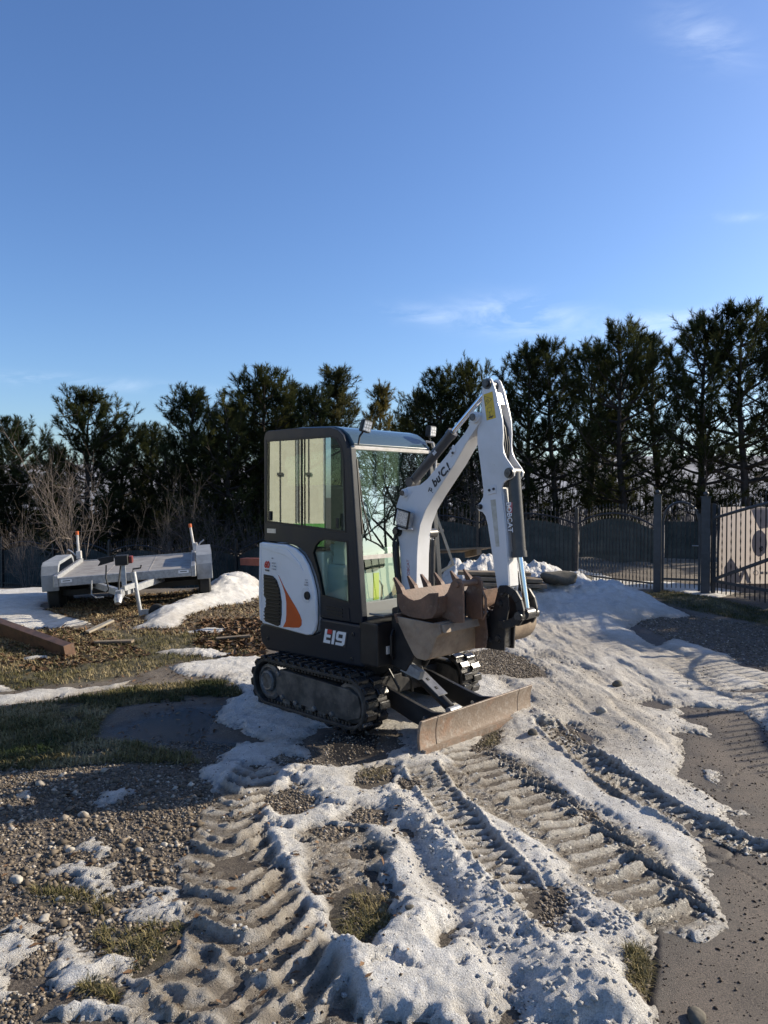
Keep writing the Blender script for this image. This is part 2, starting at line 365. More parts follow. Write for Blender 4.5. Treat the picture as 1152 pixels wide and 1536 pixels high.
def path_coords(path, X, Y, pad=.8):
    # (distance along, signed lateral, half width) for points near a polyline of (x, y, halfwidth)
    P = np.array(path, dtype=np.float64)
    S = np.full(X.shape, -99.0); T = np.full(X.shape, 99.0); W = np.full(X.shape, .2)
    m = (X > P[:,0].min()-pad) & (X < P[:,0].max()+pad) & (Y > P[:,1].min()-pad) & (Y < P[:,1].max()+pad)
    x = X[m]; y = Y[m]; best = np.full(x.shape, 1e9); s = np.zeros(x.shape); t = np.zeros(x.shape); w = np.zeros(x.shape); acc = 0
    for i in range(len(P)-1):
        a = P[i]; b = P[i+1]; e = b[:2]-a[:2]; L = math.hypot(*e)
        u = ((x-a[0])*e[0]+(y-a[1])*e[1])/(L*L); uc = np.clip(u, 0, 1)
        dx = x-a[0]-e[0]*uc; dy = y-a[1]-e[1]*uc; d = dx*dx+dy*dy; k = d < best
        side = np.sign(e[0]*(y-a[1]) - e[1]*(x-a[0]))
        best = np.where(k, d, best); s = np.where(k, acc+uc*L, s); t = np.where(k, np.sqrt(d)*side, t); w = np.where(k, a[2]+(b[2]-a[2])*uc, w)
        acc += L
    S[m] = s; T[m] = t; W[m] = w
    return S, T, W, acc
def grade(segs):
    out = [segs[0][0]]
    for a, b, d in segs:
        n = max(1, int(round((b-a)/d))); out += list(np.linspace(a, b, n+1)[1:])
    return np.array(out)
GX = grade([(-420,-60,40),(-60,-14,4),(-14,-6,.3),(-6,-3.6,.05),(-3.6,-2.1,.022),(-2.1,2.6,.0115),(2.6,3.9,.022),(3.9,7,.05),(7,14,.3),(14,60,4),(60,420,40)])
GY = grade([(-60,-4,8),(-4,1.8,.4),(1.8,2.3,.04),(2.3,4.2,.0105),(4.2,6.2,.018),(6.2,9,.03),(9,14.5,.055),(14.5,20,.2),(20,60,2.5),(60,620,40)])
X, Y = np.meshgrid(GX, GY)
NX, NY = len(GX), len(GY)

def base_h(X, Y):
    drop = -.95*sst(13.5, 19.5, Y)*sst(2.5, -4.5, X)
    far = -.6*sst(26, 45, Y)
    return drop + far
def mounds(X, Y):
    h = .54*np.exp(-((X-1.35)/1.1)**2 - ((Y-12.3)/1.3)**2)
    h += .33*np.exp(-((X-2.75)/1.0)**2 - ((Y-12.1)/1.3)**2)
    h += .16*np.exp(-((X-3.5)/.7)**2 - ((Y-11.2)/1.0)**2)
    h += .11*np.exp(-((X-1.9)/1.5)**2 - ((Y-10.2)/1.0)**2)
    h += .26*np.exp(-((X+2.75)/.55)**2 - ((Y-13.6)/1.8)**2) + .12*np.exp(-((X+2.9)/.6)**2 - ((Y-10.6)/1.2)**2)
    h += .14*np.exp(-((X-4.9)/.55)**2 - ((Y-12.2)/.5)**2)
    return h

OX_, OY_, YAW_ = -0.147, 6.290, -0.75747
# ---- outlines of the snow, the bare patches and the pavement (metres)
SNOW = [
 [(0.84,2.38),(0.98,2.84),(1.10,3.00),(1.14,3.00),(1.19,2.89),(1.26,2.91),(1.37,3.02),(1.39,3.21),(1.40,3.40),(1.48,3.51),(1.56,3.77),(1.59,4.00),(1.66,3.84),(1.74,3.72),(1.85,3.54),(1.92,3.44),(2.07,3.77),(1.92,3.72),(1.89,3.89),(1.97,4.12),(1.90,4.40),(1.85,4.69),(1.93,4.93),(2.08,5.11),(2.08,5.46),(2.31,5.37),(2.36,5.61),(2.30,5.85),(2.37,6.14),(2.57,6.22),(2.78,6.07),(2.98,5.99),(3.44,6.18),(3.79,6.83),(3.36,6.55),(3.08,6.60),(2.66,6.74),(3.03,7.03),(3.37,6.83),(3.93,7.08),(3.73,7.29),(3.77,8.10),(3.68,8.56),(3.52,9.12),(3.17,8.71),(3.18,9.71),(3.68,10.27),(4.34,10.65),(4.29,11.40),(4.37,12.81),(4.77,15.18),(4.73,16.45),(4.52,17.95),(1.26,17.95),(0.85,12.10),(0.97,8.45),(-0.11,7.48),(-0.69,7.34),(-1.27,8.10),(-1.67,7.94),(-2.25,7.51),(-2.02,7.23),(-1.47,7.13),(-1.22,6.60),(-1.33,6.22),(-1.34,5.75),(-1.02,5.61),(-0.83,5.31),(-1.03,5.34),(-1.16,5.06),(-1.24,4.69),(-0.92,4.36),(-0.96,4.08),(-0.94,3.77),(-1.00,3.57),(-0.98,3.35),(-0.90,3.10),(-1.04,3.20),(-1.17,3.33),(-1.23,3.46),(-1.30,3.41),(-1.42,3.46),(-1.55,3.44),(-1.55,3.37),(-1.31,3.26),(-1.17,3.20),(-1.08,3.13),(-1.23,3.00),(-1.36,2.97),(-1.45,3.02),(-1.53,2.96),(-1.64,2.88),(-1.36,2.38)],
 [(-8.58,13.89),(-7.10,13.89),(-6.38,14.51),(-5.54,13.33),(-5.54,12.33),(-5.17,11.33),(-4.53,10.71),(-3.92,10.16),(-4.47,9.76),(-4.89,9.56),(-5.59,9.04)],
 [(-3.23,9.56),(-3.34,11.20),(-3.10,12.64),(-3.22,14.30),(-3.95,16.45),(-3.74,18.28),(-3.22,19.75),(-2.37,15.18),(-2.06,12.10),(-2.49,11.40),(-2.66,10.48),(-2.67,9.56)],
 [(-3.59,6.34),(-3.32,6.47),(-3.07,6.69),(-2.63,6.78),(-2.38,7.03),(-2.30,6.83),(-2.70,6.51),(-3.15,6.14),(-3.42,6.03)],
 [(-3.84,6.78),(-3.52,6.88),(-3.43,6.88),(-3.30,6.60),(-3.69,6.51)],
 [(-1.70,4.13),(-1.70,4.36),(-1.57,4.40),(-1.43,4.32),(-1.47,4.21),(-1.64,4.11)],
 [(-2.14,4.22),(-2.16,4.38),(-2.03,4.38),(-2.04,4.22)],
 [(-1.51,3.65),(-1.41,3.71),(-1.30,3.52),(-1.38,3.47)],
 [(-2.57,9.38),(-2.38,9.71),(-2.03,9.76),(-2.05,9.38)],
 [(2.02,4.81),(2.11,4.79),(2.12,4.63),(2.01,4.48),(1.99,4.58)],
 [(2.91,6.14),(3.49,6.28),(2.81,5.06),(2.64,5.17),(2.66,5.34),(2.78,5.71)],
 [(1.98,4.13),(2.05,4.15),(2.03,4.07),(1.96,4.05)],
 [(2.08,14.30),(4.22,15.66),(5.62,14.95),(6.43,13.33),(5.47,12.48),(4.98,13.89),(3.36,13.33),(2.04,12.48)],
 [(2.64,6.83),(3.01,7.29),(3.61,7.08),(3.44,6.74),(2.84,6.60)],
 [(-2.56,8.20),(-2.07,8.45),(-1.56,8.10),(-1.95,7.94)],
 [(-3.92,7.94),(-3.70,8.07),(-3.50,7.94),(-3.69,7.75)],
]
HOLES = [
 [(-0.55,4.91),(-0.53,5.22),(-0.41,5.49),(-0.08,5.58),(0.12,5.55),(0.13,5.25),(-0.02,4.96),(-0.20,4.81),(-0.41,4.83)],
 [(-0.20,4.52),(-0.17,4.72),(0.02,4.79),(0.05,4.60),(-0.08,4.48)],
 [(-0.65,4.22),(-0.68,4.40),(-0.57,4.44),(-0.41,4.34),(-0.40,4.19),(-0.51,4.10)],
 [(-0.76,4.96),(-0.70,5.03),(-0.62,4.91),(-0.71,4.86)],
 [(-0.14,2.88),(-0.17,3.01),(-0.17,3.20),(-0.05,3.23),(0.07,3.18),(0.03,2.98),(-0.06,2.86)],
 [(0.65,3.16),(0.70,3.26),(0.84,3.27),(0.89,3.15),(0.81,3.00),(0.69,2.96),(0.64,3.03)],
 [(-1.36,2.71),(-1.35,2.80),(-1.26,2.88),(-1.24,2.76),(-1.24,2.68),(-1.31,2.66)],
 [(-1.07,2.57),(-1.09,2.64),(-1.02,2.67),(-0.95,2.63),(-0.94,2.51),(-1.02,2.53)],
 [(-1.16,2.86),(-1.16,2.97),(-1.00,2.96),(-0.92,3.03),(-0.80,2.96),(-0.84,2.84),(-0.88,2.71),(-0.93,2.69),(-0.98,2.79),(-1.10,2.82)],
 [(-1.40,2.54),(-1.33,2.58),(-1.21,2.60),(-1.12,2.59),(-1.17,2.52),(-1.19,2.42),(-1.32,2.38)],
 [(0.86,2.81),(1.01,2.84),(0.89,2.53),(0.86,2.64)],
 [(0.65,7.34),(0.84,8.27),(1.24,8.49),(1.52,7.63),(1.50,7.13),(1.17,7.13),(0.93,7.29)],
 [(-0.37,3.84),(-0.26,3.88),(-0.21,3.77),(-0.29,3.69)],
 [(-0.20,3.96),(-0.13,4.12),(-0.01,4.05),(-0.04,3.90)],
 [(-0.32,3.33),(-0.23,3.35),(-0.20,3.26),(-0.28,3.23)],
 [(0.56,5.11),(0.80,5.49),(0.92,5.58),(0.80,5.19),(0.63,5.03)],
 [(1.21,5.58),(1.33,5.49),(1.38,5.09),(1.32,5.03),(1.20,5.31)],
 [(1.00,4.08),(1.16,4.13),(1.17,3.93),(1.06,3.88)],
 [(1.33,5.52),(1.41,5.58),(1.43,5.22),(1.37,5.06)],
 [(0.08,4.58),(0.19,4.65),(0.26,4.50),(0.13,4.42)],
 [(0.26,2.91),(0.30,2.95),(0.32,2.88),(0.28,2.84)],
 [(2.17,6.26),(2.35,6.38),(2.37,6.22),(2.22,6.10)],
]
PAVE = [(0.72,2.02),(0.90,2.57),(1.01,2.84),(1.08,2.99),(0.91,3.33),(0.74,3.85),(0.81,4.48),(1.23,5.41),(1.73,6.38),(2.20,7.63),(2.79,9.25),(3.34,10.48),(4.03,10.71),(4.64,10.37),(5.38,9.71),(7.38,8.10),(3.52,2.97),(2.42,2.02)]
PATCHES_BARE = [[(0.66,3.27),(0.84,3.33),(0.90,3.16),(0.81,2.97),(0.69,2.92),(0.62,3.01)]]
ICE = [  # brown translucent ice trodden by the ruts
 [(-1.02,3.51),(-1.00,4.06),(-0.73,4.19),(-0.50,3.57),(-0.30,3.21),(-0.24,2.84),(-0.13,2.57),(-0.12,2.38),(-0.91,2.38),(-0.94,2.64),(-0.82,2.79)],
 [(0.27,4.69),(0.67,5.19),(1.00,4.81),(1.11,4.10),(1.36,3.78),(1.36,3.01),(1.09,2.88),(0.84,3.33),(0.58,3.93)],
 [(-0.50,3.85),(-0.13,3.93),(0.08,3.57),(0.04,3.06),(-0.21,3.06),(-0.38,3.33)],
 [(1.13,5.19),(1.39,4.81),(1.59,4.19),(1.90,3.64),(1.83,3.51),(1.48,3.89),(1.24,4.28)]]
GRASSY = [
 [(-6.17,8.95),(-4.38,9.56),(-3.16,9.47),(-2.02,9.25),(-1.48,9.04),(-1.32,8.10),(-2.21,7.63),(-2.38,7.13),(-3.38,6.60),(-4.41,6.38)],
 [(-4.12,5.96),(-3.11,6.07),(-2.65,6.38),(-2.25,6.74),(-1.48,7.03),(-1.25,6.51),(-1.57,6.38),(-2.18,6.18),(-2.21,5.81),(-2.10,5.41),(-3.69,5.34)],
 [(-3.23,5.37),(-2.10,5.39),(-1.66,5.22),(-1.23,4.98),(-1.22,4.79),(-1.71,4.83),(-2.17,4.72),(-2.80,4.64)],
 [(4.54,13.33),(5.23,13.89),(5.47,12.48),(5.97,10.77),(5.25,9.47),(4.84,10.60),(4.37,11.60)],
 [(-0.15,2.89),(-0.17,3.18),(0.04,3.20),(0.02,2.97),(-0.07,2.88)],
 [(0.87,2.82),(1.00,2.84),(0.90,2.55),(0.87,2.65)],
 [(-1.16,2.86),(-1.16,2.97),(-1.00,2.96),(-0.92,3.03),(-0.80,2.96),(-0.84,2.84),(-0.88,2.71),(-0.93,2.69)],
 [(-1.07,2.57),(-1.09,2.64),(-1.02,2.67),(-0.95,2.63),(-0.94,2.51),(-1.02,2.53)],
 [(-1.57,3.26),(-1.54,3.33),(-1.24,3.26),(-1.24,3.16),(-1.45,3.14)],
 [(-1.25,3.11),(-1.22,3.20),(-1.14,3.18),(-1.17,3.07)],
 [(-0.19,4.52),(-0.15,4.72),(0.03,4.76),(0.04,4.60)],
 [(0.61,5.14),(0.78,5.42),(0.88,5.49),(0.78,5.19)]]
STRAW = [
 [(-4.94,10.77),(-5.38,12.48),(-3.31,13.51),(-2.36,14.30),(-1.48,9.04),(-3.09,9.25),(-3.85,9.95)],
 [(-5.43,9.04),(-4.45,9.71),(-3.76,9.71),(-2.85,8.10),(-3.37,7.34),(-4.26,7.08)]]
WET = [[(-2.10,5.52),(-2.01,5.85),(-1.64,6.22),(-1.11,6.34),(-0.95,6.07),(-1.27,5.81),(-1.15,5.49),(-0.74,5.31),(-1.12,5.11),(-1.62,5.25)],
       [(-0.55,4.91),(-0.41,5.49),(0.14,5.55),(-0.02,4.96),(-0.32,4.79)], [(-0.78,5.99),(-0.08,5.49),(0.13,6.18),(0.16,7.63),(-1.06,7.63)]]
GRAVEL = [(-2.90,4.81),(-1.99,4.69),(-1.24,4.69),(-0.89,4.33),(-0.94,3.77),(-0.94,3.33),(-0.89,2.97),(-1.18,2.88),(-1.45,2.79),(-1.67,2.75)]
GRAVEL2 = [(0.64,7.23),(0.85,8.34),(1.29,8.56),(1.57,7.69),(1.50,7.03),(0.92,7.18)]
GRAVEL3 = [(3.30,10.21),(4.37,10.71),(5.38,9.71),(3.79,6.83),(3.70,7.94),(3.41,8.83)]
RUT_A = [[(-0.79,4.81)][0]+(.14,), [(-0.84,4.14)][0]+(.17,), [(-0.78,3.71)][0]+(.21,), [(-0.67,3.33)][0]+(.23,), [(-0.50,2.92)][0]+(.25,), [(-0.41,2.64)][0]+(.26,), [(-0.33,2.38)][0]+(.27,), [(-0.28,2.02)][0]+(.27,)]
RUT_B = [[(0.22,4.81)][0]+(.10,), [(0.34,4.19)][0]+(.105,), [(0.49,3.57)][0]+(.105,), [(0.62,3.21)][0]+(.10,), [(0.71,2.88)][0]+(.10,)]
RUT_C = [[(0.53,5.19)][0]+(.20,), [(0.78,4.48)][0]+(.20,), [(0.97,3.97)][0]+(.20,), [(1.09,3.54)][0]+(.20,), [(1.18,3.21)][0]+(.19,), [(1.23,2.97)][0]+(.16,)]
RUT_D = [[(1.22,5.73)][0]+(.10,), [(1.35,4.81)][0]+(.10,), [(1.52,4.17)][0]+(.10,), [(1.73,3.77)][0]+(.09,), [(1.93,3.46)][0]+(.08,)]
RIDGE_1 = [[(-0.00,4.48)][0]+(.10,), [(0.22,3.82)][0]+(.09,), [(0.37,3.33)][0]+(.10,), [(0.53,3.06)][0]+(.11,), [(0.69,2.79)][0]+(.13,), [(0.76,2.54)][0]+(.14,), [(0.72,2.27)][0]+(.14,)]
RIDGE_2 = [[(0.63,3.82)][0]+(.05,), [(0.76,3.33)][0]+(.06,), [(0.88,3.01)][0]+(.07,), [(0.99,2.97)][0]+(.05,)]
RIDGE_3 = [[(1.18,5.90)][0]+(.07,), [(1.33,5.06)][0]+(.06,), [(1.55,4.64)][0]+(.05,)]
TRENCH_1 = [[(0.08,3.93)][0]+(.08,), [(0.22,3.33)][0]+(.09,), [(0.33,2.97)][0]+(.08,), [(0.46,2.64)][0]+(.09,), [(0.48,2.38)][0]+(.09,)]
THICK = [([(-0.04,2.68)][0], .40, .018), ([(0.28,2.50)][0], .40, .022), ([(-0.37,3.93)][0], .30, .02), ([(-0.05,3.51)][0], .25, .03), ([(0.70,2.57)][0], .2, .05), ([(-0.17,2.79)][0], .18, .05), ([(-1.13,2.44)][0], .3, .02), ([(1.16,5.81)][0], .25, .05), ([(0.31,4.64)][0], .2, .04), ([(0.17,2.97)][0], .2, .05)]

# wobble the outlines
wx = (fbm(X, Y, 2.2, 4, 1)-.5)*.26 + (fbm(X, Y, 11, 4, 2)-.5)*.075
wy = (fbm(X, Y, 2.2, 4, 5)-.5)*.26 + (fbm(X, Y, 11, 4, 6)-.5)*.075
near = sst(16, 6, Y)
XW, YW = X + wx, Y + wy*1.2
near_mask = (np.abs(X) < 12) & (Y > 0) & (Y < 21)
sd = np.full(X.shape, -9.0)
for i, p in enumerate(SNOW): sd = np.maximum(sd, bsdf(p, XW, YW, .7))
for p in HOLES: sd = np.minimum(sd, -bsdf(p, XW, YW, .5))
sd_grass = np.full(X.shape, -9.0)
for p in GRASSY: sd_grass = np.maximum(sd_grass, bsdf(p, XW, YW))
sd_straw = np.full(X.shape, -9.0)
for p in STRAW: sd_straw = np.maximum(sd_straw, bsdf(p, XW, YW))
sd_wet = np.full(X.shape, -9.0)
for p in WET: sd_wet = np.maximum(sd_wet, bsdf(p, XW, YW))
sd_ice = np.full(X.shape, -9.0)
for p in ICE: sd_ice = np.maximum(sd_ice, bsdf(p, X+wx*.6, Y+wy*.6))
sd_pave = bsdf(PAVE, X+wx*.35, Y+wy*.35, 2.0)
n1 = fbm(X, Y, 1.3, 4, 21); n2 = fbm(X, Y, 6, 5, 31); n3 = fbm(X, Y, 28, 4, 41, .6); n4 = fbm(X, Y, 75, 2, 51)

# ---- soil
soil = base_h(X, Y) + (n2-.5)*.018 + (n3-.5)*.010*near + (n1-.5)*.035
soil += np.where(sd_pave > 0, -.012, .02*sst(0, -.08, sd_pave))
soil += sst(0, .2, sd_grass)*(n3-.5)*.03
wet = sst(-.02, .12, sd_wet)
soil = soil*(1-wet*.75) + wet*(-.012)
soil -= .01
mac = np.exp(-((X-.25)**2 + (Y-5.8)**2)/1.5**2)
soil = soil*(1-.8*mac) + base_h(X, Y)*.8*mac
mh = mounds(X, Y)
soil += mh*.55

# ---- snow
T = .026*sst(-.02, .10, sd) - .02*(1-sst(-.07, .02, sd))
T += .012*sst(.05, .5, sd)
for (c, r, h) in THICK: T += h*np.exp(-((X-c[0])**2+(Y-c[1])**2)/r**2)*sst(0, .1, sd)
T *= 1 + .0*n1
thin = sst(0, .1, sd_ice)
T -= thin*.020*sst(0, .1, sd)
calm = 1-.6*thin
T += ((n2-.5)*.017*sst(-.05, .15, sd) + (n3-.5)*.006*sst(-.02, .06, sd))*calm
T += (np.abs(fbm(X, Y, 2.3, 3, 61)-.5)*-2+.35)*.020*sst(.02, .3, sd)*(1-thin)*sst(5.5, 4.2, Y)
T = T*(1-.6*thin) + .6*thin*.009*sst(0, .06, sd)
# meltwater runnels and furrows towards the gate
st = fbm((X+.10*Y)*5.5+wx*3, Y*.75, 1.0, 4, 71)
zone = sst(4.4, 5.6, Y)*sst(.5, 1.3, X)*sst(11.5, 9.5, Y)
T += (st-.5)*.075*zone*sst(0, .2, sd)
T += mh*.5*sst(0, .3, sd) + mh*(fbm(X, Y, 3.6, 5, 33, .55)-.5)*.75*sst(0, .3, sd)
# granular melt holes where the cover is thin
T -= np.where(T < .018, (n4 > .66)*.010*(sd > 0), 0)
bare = fbm(X, Y, 7.5, 5, 301, .6)
T -= .034*sst(.61, .69, bare)*sst(6.5, 4.5, Y)*(sst(.55, .1, sd)*.8+thin*.5)*sst(.8, .3, X)
def ridge(path, h, wob=.03, seed=0, clump=.5):
    S, L, W, A = path_coords(path, X+(n2-.5)*wob*2, Y+(n2-.5)*wob*2)
    prof = np.exp(-(L/W)**2*1.6)*sst(0, .1, S)*sst(A, A-.15, S)
    return h*prof*(1-clump+clump*2*n3*1.0)
T += ridge(RIDGE_1, .026, clump=.35) + ridge(RIDGE_2, .016, clump=.5) + ridge(RIDGE_3, .02, clump=.6)
T -= ridge(TRENCH_1, .036, clump=.3)
rutdirt = np.zeros(X.shape); groove = np.zeros(X.shape); crest = np.zeros(X.shape)
def rut(path, pitch, depth, rh, k, curve, seed, jag=.35, berm=.03, sharp=2.2, asym=0.0, mode=0):
    global T, rutdirt, groove, crest
    S, L, W, A = path_coords(path, X, Y)
    q = np.abs(L)/W; u = L/W
    wob = (fbm(X, Y, 5, 3, seed)-.5)
    if mode == 0: v = k*(np.sqrt(u*u+.10))*W
    else: v = k*np.where(u > asym, (u-asym)*W*2.2, (asym-u)*W*.16)
    ph = (S + v + wob*pitch*jag*2)/pitch
    f = ph-np.floor(ph); idx = np.floor(ph)
    amp = .55+.75*_hash(idx.astype(np.int64), (u > asym).astype(np.int64), seed)
    r = np.clip(1-np.abs(f-.5)*sharp, 0, 1)**1.15
    brk = fbm(u*1.5+idx*7.3, idx*3.1+.37, 1.0, 2, seed+5)
    r = r*(.62+.55*sst(.25, .6, brk))
    edge = sst(1.08, .86, q)*sst(0, .12, S)*sst(A+.01, A-.1, S)
    ok = sst(-.10, .03, sd)
    T = T*(1-sst(1.25, .7, q)*sst(0, .2, S)*sst(A+.05, A-.15, S)*ok*.5) + edge*ok*(-depth + rh*r*amp*(.88+.24*n3))
    T = np.where(edge*ok > .5, np.maximum(T, (.004+.006*n2)*(bare < .60)-.002), T)
    T += np.exp(-((q-1.12)/.16)**2)*berm*(.3+1.4*n3)*ok*sst(0, .12, S)*sst(A+.01, A-.1, S)
    crest = np.maximum(crest, edge*np.clip(r*1.5, 0, 1)); rutdirt = np.maximum(rutdirt, edge); groove = np.maximum(groove, edge*np.clip(1.05-r*2.2, 0, 1)*(.45+.8*n2))
rut(RUT_A, .150, .016, .043, 1.05, 0, 101, jag=.28, berm=.014, sharp=2.9)
rut(RUT_B, .066, .008, .020, -.25, 0, 111, jag=.25, berm=.022, sharp=2.4)
rut(RUT_C, .112, .004, .042, -1.0, 0, 121, jag=.16, berm=.008, sharp=3.2, asym=.45, mode=1)
rut(RUT_D, .075, .014, .034, -.9, 0, 131, jag=.3, berm=.026, sharp=2.6)
# a second wheel crossing near the camera
rut([[(-0.81,2.79)][0]+(.12,), [(-0.57,2.57)][0]+(.14,), [(-0.37,2.32)][0]+(.15,)], .17, .01, .035, .5, 0, 141, jag=.5, berm=.02)
T = np.where(T > 0, T*1.0, T)
T += (n4-.5)*.004*sst(0, .03, T)*near
lumpn = fbm(X, Y, 17, 3, 77); T += np.clip(lumpn-.68, 0, 1)*.025*sst(.02, .06, T)*near*(.3+.9*(1-thin))
T = T*(1-.45*np.exp(-((X-.3)**2+(Y-5.6)**2)/.9**2))
snowz = soil + T
SNOWZ, SOILZ = snowz, soil
def sampler(Z):
    def f(x, y):
        x = np.atleast_1d(np.asarray(x, dtype=np.float64)); y = np.atleast_1d(np.asarray(y, dtype=np.float64))
        i = np.clip(np.searchsorted(GX, x)-1, 0, NX-2); j = np.clip(np.searchsorted(GY, y)-1, 0, NY-2)
        a = (x-GX[i])/(GX[i+1]-GX[i]); b = (y-GY[j])/(GY[j+1]-GY[j])
        return (Z[j,i]*(1-a)+Z[j,i+1]*a)*(1-b) + (Z[j+1,i]*(1-a)+Z[j+1,i+1]*a)*b
    return f
gz_soil = sampler(soil); gz_T = sampler(T); gz_top = sampler(np.maximum(soil, snowz)); gs_pave = sampler(sd_pave); gs_snow = sampler(sd)
def gz(x, y): return float(gz_top(x, y)[0])

idx = np.arange(NX*NY).reshape(NY, NX)
quads = np.stack([idx[:-1,:-1], idx[:-1,1:], idx[1:,1:], idx[1:,:-1]], -1).reshape(-1, 4)
def sheet(name, Z, keep, attrs, m):
    V = np.stack([X.ravel(), Y.ravel(), Z.ravel()], 1)
    k = keep.ravel(); F = quads[(k[quads]).any(1)]
    used = np.zeros(len(V), bool); used[F.ravel()] = True
    remap = np.cumsum(used)-1
    me = pmesh(name, V[used], remap[F], {n: a.ravel()[used] for n, a in attrs.items()})
    return put(name, me, m, smooth=180)

def ground_material():
    m = bpy.data.materials.new('soil_and_gravel'); m.use_nodes = True; N = m.node_tree.nodes; L = m.node_tree.links
    p = N['Principled BSDF']; g = N.new('ShaderNodeTexCoord')
    def noise(sc, det=6, rough=.6):
        n = N.new('ShaderNodeTexNoise'); n.inputs['Scale'].default_value = sc; n.inputs['Detail'].default_value = det; n.inputs['Roughness'].default_value = rough
        L.new(g.outputs['Object'], n.inputs['Vector']); return n.outputs['Fac']
    def ramp(f, stops):
        r = N.new('ShaderNodeValToRGB'); e = r.color_ramp.elements; e[0].position, e[0].color = stops[0][0], (*stops[0][1], 1); e[1].position, e[1].color = stops[-1][0], (*stops[-1][1], 1)
        for q, c in stops[1:-1]: k = e.new(q); k.color = (*c, 1)
        L.new(f, r.inputs[0]); return r.outputs[0]
    def mix(f, a, b):
        x = N.new('ShaderNodeMixRGB'); L.new(f, x.inputs[0])
        for i, c in ((1, a), (2, b)):
            if isinstance(c, tuple): x.inputs[i].default_value = (*c, 1)
            else: L.new(c, x.inputs[i])
        return x.outputs[0]
    def attr(n):
        a = N.new('ShaderNodeAttribute'); a.attribute_name = n; return a.outputs['Fac']
    mud = ramp(noise(2.5), [(.3, (.062,.048,.035)), (.5, (.11,.087,.064)), (.72, (.175,.142,.106))])
    grit = ramp(noise(95, 3, .7), [(.35, (.04,.031,.023)), (.52, (.13,.105,.08)), (.66, (.28,.24,.195))])
    c = mix(ramp(noise(4, 3), [(.4, (.35,)*3), (.6, (.85,)*3)]), mud, grit)
    c = mix(attr('grassy'), c, ramp(noise(20, 6, .7), [(.3, (.022,.020,.010)), (.5, (.055,.048,.022)), (.7, (.12,.095,.045))]))
    c = mix(attr('straw'), c, ramp(noise(24, 6, .7), [(.3, (.045,.030,.018)), (.5, (.14,.10,.06)), (.7, (.27,.20,.12))]))
    dm = N.new('ShaderNodeMixRGB'); dm.blend_type = 'MULTIPLY'; L.new(attr('damp'), dm.inputs[0]); L.new(c, dm.inputs[1]); dm.inputs[2].default_value = (.45,.43,.41,1); c = dm.outputs[0]
    c = mix(attr('wet'), c, (.022,.020,.019))
    L.new(c, p.inputs['Base Color'])
    r = N.new('ShaderNodeMapRange'); L.new(attr('wet'), r.inputs['Value']); r.inputs['To Min'].default_value = .85; r.inputs['To Max'].default_value = .22
    L.new(r.outputs[0], p.inputs['Roughness'])
    b = N.new('ShaderNodeBump'); b.inputs['Distance'].default_value = .012; b.inputs['Strength'].default_value = .8
    L.new(noise(120, 4, .65), b.inputs['Height']); L.new(b.outputs[0], p.inputs['Normal'])
    return m
